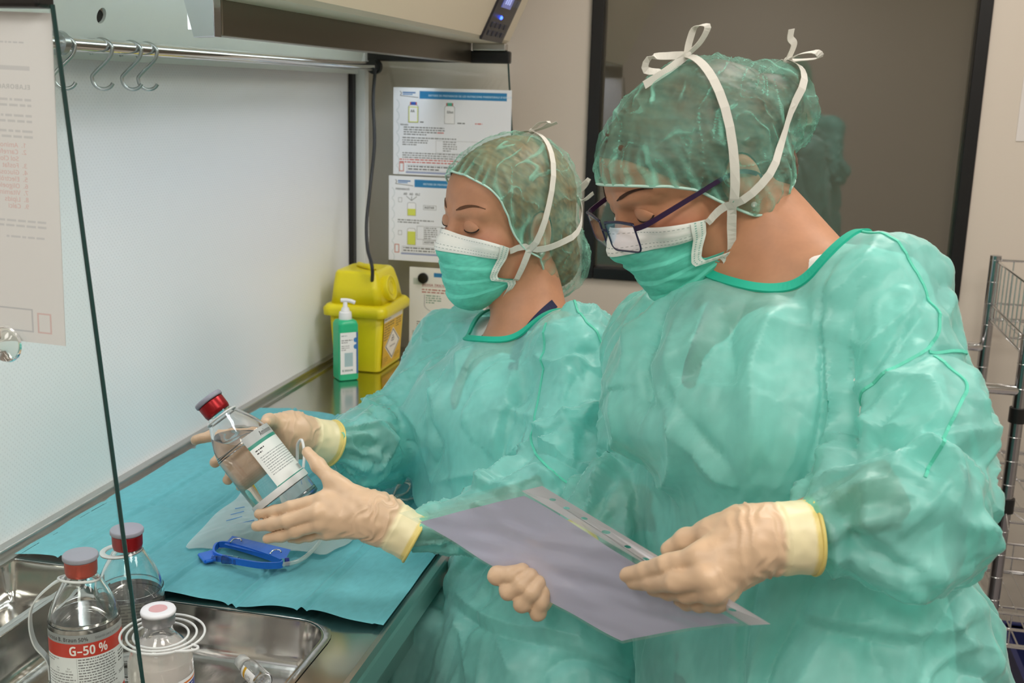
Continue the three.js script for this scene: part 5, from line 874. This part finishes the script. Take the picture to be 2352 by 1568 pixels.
  // fallen vial in the tray
  const v0 = onPlane(548, 1512, V(0, 1, 0), Y0 + 0.0125), v1 = onPlane(588, 1550, V(0, 1, 0), Y0 + 0.0125), vq = new THREE.Quaternion().setFromUnitVectors(V(0, 1, 0), V(v0.x - v1.x, 0, v0.z - v1.z).normalize());
  const vl = thing('small_vial', 'small clear vial with yellow-striped label lying in the tray', 'vial', [v1.x, Y0 + 0.0125, v1.z]); vl.quaternion.copy(vq);
  const vp = [[0.0001, -0.022], [0.0105, -0.022], [0.012, -0.020], [0.012, 0.018], [0.0105, 0.023], [0.006, 0.027], [0.005, 0.031]];
  mesh('body', lathe([...vp, ...vp.slice().reverse().map(([r, y]) => [Math.max(0.0001, r - 0.001), y])], 36), phy({ color: 0xffffff, transmission: 1, thickness: 0.001, roughness: 0.08, ior: 1.45 }), vl);
  mesh('cap', lathe([[0.0001, 0.030], [0.0085, 0.030], [0.0095, 0.032], [0.009, 0.043], [0.0001, 0.045]], 8), phy({ color: rgb(236, 238, 236), transmission: 0.4, thickness: 0, roughness: 0.3 }), vl);
  const vt = canvasTexture(256, 192, (c, W, H) => { c.fillStyle = '#f4f4f2'; c.fillRect(0, 0, W, H); c.fillStyle = '#d9a520'; c.fillRect(0, 26, W, 30); c.fillStyle = '#222'; c.font = 'bold 24px sans-serif'; c.fillText('Addamel', 70, 50); scribble(c, 16, 66, 220, 6, 18, '#777'); });
  vt.rotation = 0; mesh('label', wrap(0.01225, -0.016, 0.016, 0, 3.6), std({ map: vt, roughness: 0.4 }), vl).rotation.y = Math.PI * 0.9;
}
// ---------------------------------------------------------------- drape on the worktop
{
  const x0 = -0.985, x1 = FX + 0.002, z0 = -1.192, z1 = -2.02, fold = [-0.905, -0.815, -0.725, -0.625, -0.53], nu = 300, nv = 110;
  const at = (u, v) => {
    const zl = z0 - 0.055 * (1 - smooth(-0.93, -0.76, lerp(x0, x1, u))) + 0.004 * noise(u * 7, 3, 1); let x = lerp(x0, x1, u), z = lerp(zl, z1, v); x += 0.006 * noise(2, z * 3, u * 2) * (u > 0.02 && u < 0.98 ? 1 : 0.3);
    const front = Math.exp(-v * 5), wob = 0.008 * noise(x * 4, z * 1.5, 2);
    let h = 0.0048 + piece([[-1.1, 0.001], [-0.985, 0.001], [-0.905, 0.008], [-0.815, 0.0008], [-0.725, 0.009], [-0.625, 0.0008], [-0.53, 0.009], [-0.432, 0.0008], [-0.3, 0.0008]], Math.min(-0.425, Math.max(-0.984, x + wob))) * (0.62 + 0.5 * front);
    let near = 9; for (const f of fold) near = Math.min(near, Math.abs(x + wob - f)); h += 0.0028 * Math.exp(-near / 0.0045) * (0.4 + 0.6 * (Math.round(x * 40) % 2 ? 1 : 1)) - 0.0042 * Math.exp(-Math.abs(near - 0.006) / 0.003);
    const cr = Math.min(Math.abs(z + 1.47), Math.abs(z + 1.75)); h -= 0.004 * Math.exp(-cr / 0.005);
    h += 0.0012 * noise(x * 14, z * 9, 4); if (x > FX - 0.012) h += 0.0015;
    return V(x, HC + Math.max(0.0008, h), z);
  };
  const top = gridPatch(nu, nv, (u, v) => at(u, 1 - v));
  const dm = phy({ vertexColors: true, color: 0xffffff, roughness: 0.88, sheen: 0.3, sheenColor: new THREE.Color(0.3, 0.6, 0.6) }), dc = lin(102, 178, 188);
  paint(top, (x, y, z) => { const n = 1 + 0.06 * noise(x * 60, 1, z * 60) + 0.05 * noise(x * 220, 2, z * 220); return [dc[0] * n, dc[1] * n, dc[2] * n, 1]; });
  tag(mesh('surgical_drape', top, dm), 'turquoise cloth drape with pressed folds covering the worktop', 'drape');
}
// ---------------------------------------------------------------- plastic bag set and clamp
const film = phy({ color: rgb(236, 246, 246), transmission: 0.74, thickness: 0, roughness: 0.28, ior: 1.4 });
const clearTube = phy({ color: rgb(242, 246, 244), transmission: 0.7, thickness: 0, roughness: 0.12, ior: 1.45 });
{
  const N = V(0, 1, 0), on = (x, y, h = 0.014) => onPlane(x, y, N, HC + h);
  const t = thing('infusion_bag', 'flat clear plastic bag lying on the drape under the hands', 'bag', [0, 0.003, 0]);
  const ol = [[427, 1258], [468, 1212], [500, 1178], [540, 1150], [566, 1126], [640, 1120], [720, 1128], [790, 1150], [838, 1186], [826, 1222], [800, 1250], [772, 1262], [744, 1276], [700, 1268], [640, 1264], [560, 1256], [500, 1262], [460, 1260]].map(([x, y]) => on(x, y));
  const cxy = ol.reduce((a, p) => a.add(p), V()).multiplyScalar(1 / ol.length), rim = curve(ol, true).getSpacedPoints(90); rim.pop();
  for (const sgn of [1, -1]) {
    const pos = [], idx = [], rings = 12, n = rim.length;
    for (let r = 0; r <= rings; r++) for (const p of rim) { const k = r / rings, x = lerp(cxy.x, p.x, k), z = lerp(cxy.z, p.z, k); const hh = Math.pow(Math.max(0, 1 - k * k), 0.7) * 0.011 + 0.0028 * noise(x * 40, sgn, z * 40) * (1 - k * 0.6); pos.push(x, HC + 0.0125 + (sgn > 0 ? Math.max(0.0004, hh) : -0.0004), z); }
    for (let r = 0; r < rings; r++) for (let i = 0; i < n; i++) { const a = r * n + i, b = r * n + (i + 1) % n; idx.push(a, b, a + n, b, b + n, a + n); }
    const g = new THREE.BufferGeometry(); g.setAttribute('position', new THREE.Float32BufferAttribute(pos, 3)); g.setIndex(idx); g.computeVertexNormals();
    mesh('film', g, film, t);
  }
  const mk = std({ color: rgb(92, 150, 214), roughness: 0.5 });
  for (const [a, b] of [[[520, 1200], [556, 1190]], [[530, 1186], [560, 1178]], [[540, 1172], [562, 1168]], [[552, 1206], [584, 1198]]]) mesh('print_mark', rod(on(...a, 0.0215), on(...b, 0.0215), 0.0006, 6), mk, t);
  // tubing set with blue slide clamp
  const s = thing('tubing_set', 'clear tubing with bright blue slide clamp beside the plastic bag', 'tubing', [0, 0.004, 0]);
  const blue = phy({ color: rgb(34, 108, 214), roughness: 0.32 }), deep = phy({ color: rgb(28, 44, 140), roughness: 0.35 });
  mesh('tube', tube([[548, 1294], [600, 1302], [650, 1302], [690, 1292], [720, 1268], [738, 1244], [742, 1228]].map(([x, y]) => on(x, y, 0.016)), 0.0031, 70, 10), clearTube, s);
  mesh('connector', merge([rod(on(488, 1288, 0.016), on(552, 1294, 0.016), 0.0042, 14), rod(on(512, 1290, 0.016), on(536, 1292, 0.016), 0.0066, 8), rod(on(540, 1293, 0.016), on(546, 1294, 0.016), 0.0062, 14)]), phy({ color: 0xffffff, transmission: 1, thickness: 0.003, roughness: 0.06, ior: 1.48 }), s);
  const loop = [[492, 1268], [500, 1258], [520, 1256], [560, 1266], [610, 1282], [640, 1294], [648, 1300], [640, 1304], [600, 1304], [560, 1298], [520, 1290], [494, 1280]].map(([x, y]) => on(x, y, 0.017)), lp = curve(loop, true).getSpacedPoints(70);
  mesh('clamp_frame', ribbon(lp, lp.map((p) => V(p.x, 0, p.z).sub(V(cxy.x - 0.03, 0, cxy.z + 0.05)).normalize()), 0.009, 0.0028), blue, s, 'bright blue clamp loop');
  const pa = on(534, 1236, 0.020), pb = on(668, 1268, 0.020), pc = on(656, 1290, 0.020), pd = on(515, 1256, 0.020);
  const plate = gridPatch(24, 6, (u, v) => { const p = V().lerpVectors(V().lerpVectors(pa, pb, u), V().lerpVectors(pd, pc, u), v); p.y += v > 0.3 && v < 0.75 && u > 0.25 && u < 0.85 ? 0.0008 * (Math.floor(u * 24) % 2) : 0; return p; });
  mesh('clamp_plate', plate, blue, s, 'ridged blue plate');
  for (const [x, y] of [[545, 1242], [636, 1268]]) mesh('clamp_wire', tube([on(x - 16, y + 10, 0.022), on(x - 8, y + 2, 0.024), on(x + 6, y + 1, 0.024), on(x + 10, y + 6, 0.022)], 0.0011, 20, 6), chrome, s);
  const ta = on(458, 1276, 0.017), tb = on(490, 1268, 0.017), td = on(472, 1292, 0.017), te = on(496, 1286, 0.017);
  const tabTop = gridPatch(4, 4, (u, v) => V().lerpVectors(V().lerpVectors(ta, tb, u), V().lerpVectors(td, te, u), v)), tabLow = tabTop.clone().translate(0, -0.005, 0);
  mesh('end_tab', merge([tabTop, tabLow, rod(ta.clone().setY(ta.y - 0.0025), td.clone().setY(td.y - 0.0025), 0.0026, 6), rod(td.clone().setY(td.y - 0.0025), te.clone().setY(te.y - 0.0025), 0.0026, 6)]), blue, s);
  mesh('end_plug', rod(on(655, 1297, 0.015), on(664, 1296, 0.015), 0.006, 16), deep, s);
  // coiled thin line further back on the drape
  const c = thing('coiled_line', 'coil of thin clear infusion line lying in front of the woman holding the bottle', 'tubing', [0, 0, 0]);
  for (const k of [0, 1, 2]) mesh('line', tube([[898, 1146 + k * 3], [914, 1120 - k * 3], [930, 1104 + k * 2], [942, 1108 + k * 4], [934, 1130], [908, 1144 - k * 2], [930, 1146 + k], [956, 1138 + k * 4]].map(([x, y], i) => on(x, y, 0.006 + 0.004 * ((i + k) % 3))), 0.0017, 60, 6), clearTube, c);
}
// ---------------------------------------------------------------- sharps bin and hand rub
function loftRect(rings, n = 6) {   // rings: [y, halfX, halfZ, radius, offX]
  const pos = [], idx = []; let m = 0;
  for (const [y, hx, hz, r, ox = 0] of rings) { const q = roundRect(-hx, hx, -hz, hz, r, n); m = q.length; for (const [a, b] of q) pos.push(a + ox, y, b); }
  for (let k = 0; k < rings.length - 1; k++) for (let i = 0; i < m; i++) { const a = k * m + i, b = k * m + (i + 1) % m; idx.push(a, a + m, b, b, a + m, b + m); }
  for (const [k, f] of [[0, 1], [rings.length - 1, 0]]) { const c = pos.length / 3, [y, , , , ox = 0] = rings[k]; pos.push(ox, y, 0); for (let i = 0; i < m; i++) { const a = k * m + i, b = k * m + (i + 1) % m; if (f) idx.push(a, b, c); else idx.push(b, a, c); } }
  const g = new THREE.BufferGeometry(); g.setAttribute('position', new THREE.Float32BufferAttribute(pos, 3)); g.setIndex(idx); const q = g.toNonIndexed(); q.computeVertexNormals(); return toSmooth(q);
}
function toSmooth(g) { const q = mergeVertices(g.deleteAttribute('normal') || g, 1e-5); q.computeVertexNormals(); return q; }
{
  const yel = phy({ color: rgb(240, 224, 24), roughness: 0.36, transmission: 0.12, thickness: 0 }), w = 0.066, d = 0.086;
  const t = thing('sharps_bin', 'yellow plastic sharps bin with round lid port and hazard label', 'bin', [-0.912, HC + 0.0005, -2.455]);
  mesh('body', loftRect([[0, w - 0.012, d - 0.012, 0.012], [0.004, w - 0.008, d - 0.008, 0.014], [0.14, w, d, 0.016]]), yel, t);
  mesh('rim', loftRect([[0.132, w + 0.002, d + 0.002, 0.016], [0.134, w + 0.012, d + 0.012, 0.02], [0.150, w + 0.013, d + 0.013, 0.022], [0.158, w + 0.006, d + 0.006, 0.02], [0.160, w, d, 0.018]]), yel, t);
  mesh('lid', loftRect([[0.155, w - 0.002, d - 0.002, 0.018], [0.200, w - 0.008, d - 0.010, 0.018, -0.003], [0.228, w - 0.013, d - 0.018, 0.018, -0.006], [0.234, w - 0.018, d - 0.023, 0.016, -0.007], [0.235, w - 0.026, d - 0.03, 0.012, -0.007]]), yel, t);
  const port = new THREE.Group(); port.name = 'port'; port.position.set(w - 0.004, 0.194, 0.02); port.rotation.z = -Math.PI / 2 + 0.22; port.rotation.y = 0; t.add(port);
  mesh('port_collar', lathe([[0.0305, -0.014], [0.0305, 0.004], [0.029, 0.007], [0.0255, 0.007], [0.0245, 0.004], [0.0001, 0.004]], 40), yel, port);
  mesh('port_ring', new THREE.TorusGeometry(0.0165, 0.0012, 8, 36).rotateX(Math.PI / 2).translate(0, 0.0045, 0), yel, port);
  mesh('lid_handle', tube([[-0.03, 0.233, -0.03], [-0.025, 0.240, -0.01], [0.0, 0.242, 0.02], [0.018, 0.240, 0.03], [0.03, 0.234, 0.035]], 0.006, 30, 8), yel, t);
  const hz = canvasTexture(512, 640, (c, W, H) => {
    c.fillStyle = '#e2b520'; c.fillRect(0, 0, W, H); c.fillStyle = '#ece8da'; c.fillRect(0, 0, W, 60); scribble(c, 20, 18, 300, 1, 34, '#666'); scribble(c, 30, 80, 280, 3, 34, '#5a4a10'); scribble(c, 340, 80, 150, 4, 30, '#5a4a10'); scribble(c, 20, 180, 180, 4, 34, '#6a5614');
    c.save(); c.translate(W * 0.52, H * 0.6); c.rotate(Math.PI / 4); c.fillStyle = '#f4efe2'; c.fillRect(-150, -150, 300, 300); c.strokeStyle = '#3c372a'; c.lineWidth = 13; c.strokeRect(-132, -132, 264, 264); c.restore();
    c.strokeStyle = '#3c372a'; c.lineWidth = 9; for (const [a, b] of [[0, -22], [-18, 10], [18, 10]]) { c.beginPath(); c.arc(W * 0.52 + a, H * 0.5 + b, 20, 0, 6.3); c.stroke(); } c.fillStyle = '#3c372a'; c.font = 'bold 26px sans-serif'; c.fillText('INFECTIOUS', W * 0.38, H * 0.66); scribble(c, 20, H * 0.82, 130, 4, 24, '#8a6d18'); scribble(c, 330, H * 0.84, 160, 3, 24, '#8a6d18');
  });
  const lg = new THREE.PlaneGeometry(0.13, 0.118).rotateY(Math.PI / 2); mesh('hazard_label', lg.rotateZ(-0.055).translate(w - 0.0015, 0.070, 0.006), std({ map: hz, roughness: 0.45 }), t, 'hazard label with diamond');
  // green hand rub bottle, turned a quarter
  const s = thing('hand_rub_bottle', 'green pump bottle of hand rub in front of the sharps bin', 'bottle', [-0.912, HC + 0.0005, -2.312]); s.rotation.y = 0.72;
  const gr = phy({ color: rgb(40, 196, 140), roughness: 0.34, transmission: 0.1, thickness: 0 }), wp = phy({ color: rgb(238, 238, 240), roughness: 0.35 });
  mesh('body', loftRect([[0, 0.021, 0.021, 0.008], [0.003, 0.0235, 0.0235, 0.007], [0.128, 0.0235, 0.0235, 0.007], [0.136, 0.021, 0.021, 0.010], [0.139, 0.014, 0.014, 0.009]]), gr, s);
  mesh('pump_collar', lathe([[0.0001, 0.137], [0.0145, 0.137], [0.0148, 0.139], [0.0140, 0.154], [0.0128, 0.156], [0.0001, 0.156]], 30), wp, s);
  mesh('pump_stem', lathe([[0.0105, 0.155], [0.0085, 0.164], [0.0052, 0.167], [0.0046, 0.178], [0.0001, 0.178]], 24), wp, s);
  mesh('pump_head', tube([[-0.010, 0.1815, 0], [0.0, 0.1818, 0], [0.012, 0.1805, 0.0], [0.022, 0.1765, 0]], 0.0045, 24, 10).rotateY(-0.5), wp, s);
  const hl = canvasTexture(256, 512, (c, W, H) => { c.fillStyle = '#f0f3f2'; c.fillRect(0, 0, W, H); c.fillStyle = '#444'; c.font = 'bold 30px sans-serif'; scribble(c, 16, 34, 150, 1, 26, '#9aa'); scribble(c, 16, 90, 160, 2, 26, '#777'); scribble(c, 16, 160, 120, 3, 24, '#999'); c.fillStyle = '#3f86c4'; for (const y of [96, 178]) { c.beginPath(); c.arc(222, y, 30, 0, 6.3); c.fill(); } c.fillStyle = 'rgba(110,160,170,0.55)'; c.fillRect(60, 250, 120, 170); c.fillStyle = '#3c6aa4'; c.fillRect(230, 0, 26, H); c.fillStyle = '#2c6a58'; c.font = 'bold 34px sans-serif'; c.fillText('B|BRAUN', 24, 480); });
  mesh('label', new THREE.PlaneGeometry(0.042, 0.096).translate(0, 0.064, 0.0240), std({ map: hl, roughness: 0.4 }), s);
}
// ---------------------------------------------------------------- printed sheet in a punched pocket, held by the second woman
{
  const T = P(1240, 1118, 1.14), R = P(1772, 1432, 0.965), Lc = P(938, 1194, 1.325), Bc = P(1434, 1476, 1.15);
  const n0 = V().crossVectors(V().subVectors(R, T), V().subVectors(Lc, T)).normalize();
  const at = (s, t, off = 0) => V().lerpVectors(V().lerpVectors(T, R, s), V().lerpVectors(Lc, Bc, s), t).addScaledVector(n0, off + 0.012 * Math.sin(Math.PI * t) * (0.4 + 0.6 * s) + 0.004 * Math.sin(s * 5 + 1) + 0.0012 * noise(s * 5, t * 4, 3));
  const g = thing('document_pocket', 'printed sheet in a clear punched pocket held by the woman with glasses', 'document', [0, 0, 0]);
  const paperM = phy({ color: rgb(218, 208, 238), roughness: 0.7, transmission: 0.12, thickness: 0 });
  mesh('paper', gridPatch(50, 40, (u, v) => at(lerp(0.035, 0.985, u), lerp(0.18, 0.985, v))), paperM, g, 'lilac-grey paper sheet');
  const pk = phy({ color: rgb(246, 252, 250), transmission: 0.93, thickness: 0, roughness: 0.12, ior: 1.42 });
  mesh('pocket_front', gridPatch(40, 30, (u, v) => at(u * 1.0, lerp(0.12, 1, v), 0.0012)), pk, g, 'clear film');
  mesh('pocket_back', gridPatch(40, 30, (u, v) => at(lerp(-0.06, 1, u * 1.0), lerp(0.12, 1, v), -0.0012)), pk, g, 'clear film');
  const sh = new THREE.Shape([[0, 0], [1, 0], [1, 0.145], [0, 0.145]].map(([a, b]) => new THREE.Vector2(a, b)));
  for (const s of [0.10, 0.17, 0.255, 0.36, 0.40, 0.465, 0.55, 0.64, 0.72, 0.8, 0.9]) { const h = new THREE.Path(), rr = s === 0.36 ? 1.25 : 1; h.absellipse(s, 0.07, 0.0105 * rr, 0.0200 * rr, 0, 2 * Math.PI, true); if (s !== 0.40) sh.holes.push(h); }
  const sg = new THREE.ShapeGeometry(sh, 14), p = sg.attributes.position; for (let i = 0; i < p.count; i++) { const q = at(p.getX(i), p.getY(i)); p.setXYZ(i, q.x, q.y, q.z); } sg.computeVertexNormals();
  mesh('punched_strip', sg, phy({ color: rgb(226, 222, 230), roughness: 0.4, transmission: 0.25, thickness: 0 }), g, 'white punched filing strip');
}
// ---------------------------------------------------------------- wire trolley by the far wall
{
  const t = thing('wire_trolley', 'chrome wire trolley with shelves behind the woman with glasses', 'trolley', [0, 0, 0]);
  const zf = -2.30, zb = -2.70, x0 = 0.515, x1 = 1.15;
  const darkChrome = phy({ color: new THREE.Color(0.42, 0.42, 0.44), metalness: 1, roughness: 0.12 });
  for (const [x, z, h] of [[x0 + 0.0, zf, 1.16], [x1, zf, 1.16], [x0, zb, 1.26], [x1, zb, 1.26]]) {
    const post = mesh('post', rod(V(x, 0.06, z), V(x, h, z), 0.0125, 18), darkChrome, t);
    for (let y = 0.3; y < h; y += 0.05) mesh('groove', new THREE.TorusGeometry(0.0128, 0.0008, 6, 20).rotateX(Math.PI / 2).translate(x, y, z), chrome, post);
    mesh('caster', merge([new THREE.CylinderGeometry(0.03, 0.03, 0.022, 20).rotateX(Math.PI / 2).translate(x, 0.03, z), rod(V(x, 0.03, z), V(x, 0.08, z), 0.008, 8)]), blackPlastic, t);
  }
  const shelf = (y, rail) => {
    const wires = [], e = (a, b, r = 0.0032) => wires.push(rod(a, b, r, 6));
    for (const yy of rail ? [y, y + 0.035, y + rail] : [y, y - 0.03]) { e(V(x0, yy, zf), V(x1, yy, zf)); e(V(x0, yy, zb), V(x1, yy, zb)); e(V(x0, yy, zf), V(x0, yy, zb)); e(V(x1, yy, zf), V(x1, yy, zb)); }
    for (let x = x0 + 0.03; x < x1; x += 0.03) e(V(x, y, zf), V(x, y, zb), 0.0017);
    if (rail) { for (let z = zb + 0.04; z < zf; z += 0.04) { e(V(x0, y, z), V(x0, y + rail, z), 0.0017); } for (let x = x0 + 0.04; x < x1; x += 0.04) { e(V(x, y, zf), V(x, y + rail, zf), 0.0017); e(V(x, y, zb), V(x, y + rail, zb), 0.0017); } }
    else { for (let z = zb; z < zf; z += 0.05) { e(V(x0, y, z), V(x0, y - 0.03, z + 0.05), 0.0018); } for (let x = x0; x < x1; x += 0.05) e(V(x, y, zf), V(x + 0.05, y - 0.03, zf), 0.0018); }
    for (const z of [zf + 0.0, (zf + zb) / 2, zb]) e(V(x0, y - 0.004, z), V(x1, y - 0.004, z), 0.003);
    mesh('wire_shelf', merge(wires), chrome, t);
  };
  shelf(1.115, 0.135); shelf(0.80, 0); shelf(0.50, 0.07); shelf(0.22, 0);
  mesh('handle', merge([rod(V(x0 - 0.075, 1.045, zf), V(x0, 1.045, zf), 0.011, 16), rod(V(x0 - 0.075, 1.045, zf), V(x0 - 0.075, 1.045, zb), 0.011, 16), rod(V(x0 - 0.075, 1.045, zb), V(x0, 1.045, zb), 0.011, 16)]), chrome, t, 'chrome push handle');
  for (const y of [0.79, 0.98]) mesh('collar', rod(V(x0, y, zf), V(x0, y + 0.03, zf), 0.0165, 18), blackPlastic, t);
  const b = thing('storage_crate', 'dark blue plastic crate on the lowest shelf of the wire trolley', 'crate', [0.84, 0.2245, -2.5]);
  const cm = std({ color: rgb(46, 52, 104), roughness: 0.5 });
  mesh('base', box(0.44, 0.006, 0.3, 0, 0.003, 0), cm, b);
  for (const s of [1, -1]) { mesh('side_wall', box(0.44, 0.16, 0.006, 0, 0.083, s * 0.147), cm, b); mesh('end_wall', box(0.006, 0.16, 0.288, s * 0.217, 0.083, 0), cm, b); }
  mesh('rim', merge([box(0.456, 0.01, 0.012, 0, 0.162, 0.15), box(0.456, 0.01, 0.012, 0, 0.162, -0.15), box(0.012, 0.01, 0.288, 0.222, 0.162, 0), box(0.012, 0.01, 0.288, -0.222, 0.162, 0)]), cm, b);
}
// ---------------------------------------------------------------- the photographer, whose outline the dark window mirrors
{
  const left = V(-1, 0, 0), fwd = V(0, 0, -1), o = V(0.10, 0, 0.17);
  const J = { neck: V(0.09, 1.50, 0.17), chest: V(0.11, 1.34, 0.18), pelvis: V(0.13, 0.95, 0.20), Ls: V(-0.06, 1.45, 0.18), Rs: V(0.27, 1.45, 0.18), Le: V(-0.10, 1.25, 0.12), Re: V(0.29, 1.25, 0.10), Lw: V(-0.055, 1.50, 0.10), Rw: V(0.13, 1.52, 0.09), Lc: V(-0.07, 1.44, 0.11), Rc: V(0.16, 1.47, 0.095) };
  void o;
  const hand = (w, c, s) => { const m = [0, 1, 2, 3].map((i) => V(w.x + s * (0.012 + 0.004 * i), w.y + 0.045 - i * 0.006, w.z - 0.02 + i * 0.014)); return { wrist: w, cuff: c, rw: 0.025, rc: 0.03, mcp: m, f: m.map((p, i) => [V(p.x + s * 0.018, p.y + 0.02, p.z - 0.012), V(p.x + s * 0.034, p.y + 0.022, p.z - 0.004), V(p.x + s * 0.042, p.y + 0.016, p.z + 0.006 + i * 0.001)]), thumb: [V(w.x, w.y + 0.02, w.z + 0.01), V(w.x + s * 0.012, w.y + 0.04, w.z + 0.02), V(w.x + s * 0.026, w.y + 0.05, w.z + 0.018), V(w.x + s * 0.036, w.y + 0.054, w.z + 0.014)] }; };
  const hairF = blend(0.03, ell(V(0, 0.040, -0.020), 0.080, 0.088, 0.100), ell(V(0, -0.04, -0.07), 0.05, 0.05, 0.04)), capF = blend(0.03, ell(V(0, 0.042, -0.020), 0.088, 0.095, 0.108), ell(V(0, -0.02, -0.05), 0.090, 0.06, 0.06));
  buildPerson({
    label: 'photographer in green gown and cap, seen as a reflection in the dark window', j: J, left, fwd, head: headFrame(V(0.075, 1.655, 0.155), 180, 4, 0), neckR: 0.05, skin: [200, 152, 124], flush: [196, 130, 108], gaze: 0, browMat: browB,
    hair: [110, 86, 62], hairDark: [60, 46, 36], hairField: hairF, hairLine: (x, y, z) => y - piece([[0.10, 0.09], [0.06, 0.06], [0.03, 0.0], [-0.04, -0.06], [-0.2, -0.1]], z), capField: capF, pleatPole: [0.02, -0.16], capSeed: 4, capBase: 0.3, capColor: [120, 204, 178], capEdge: [[0.12, 0.08], [0.06, 0.05], [0.03, 0.0], [-0.03, -0.05], [-0.2, -0.08]],
    crown: [0.135, -0.05], back: [0.03, -0.14], bows: [[[[0.012, 0.012, -0.006], [0.02, 0.004, -0.01], [0, 0, 0]]], [[[0.01, 0.014, -0.01], [0.004, 0.008, -0.018], [0, 0, 0]]]], scrubR: 0.055, gownColor: [150, 234, 226],
    gown: (j, hl, hr) => makeGown(j, hl, hr, { left, fwd, seed: 31, neckBase: V(0.09, 1.50, 0.17), neckR: 0.058, cut: V(0.088, 1.53, 0.155), cutR: 0.085, sh: 0.07, hip: 0.13, hem: 0.16, chest: 0.11, belly: 0.13, bust: 0.06, sleeveL: [0.07, 0.06, 0.058, 0.026, 0.05, 0.3], sleeveR: [0.07, 0.06, 0.058, 0.026, 0.05, 0.3] }),
    hands: [hand(J.Lw, J.Lc, 1), hand(J.Rw, J.Rc, -1)],
  });
  const c = thing('camera', 'black camera held up by the photographer, behind the viewpoint', 'camera', [0.03, 1.565, 0.05]);
  mesh('body', rbox(0.13, 0.085, 0.05, 0.012, 0, 0.03, 0.01), blackPlastic, c);
  mesh('prism_hump', rbox(0.05, 0.03, 0.045, 0.008, 0, 0.083, 0.01), blackPlastic, c);
}
renderer.render(scene, camera);
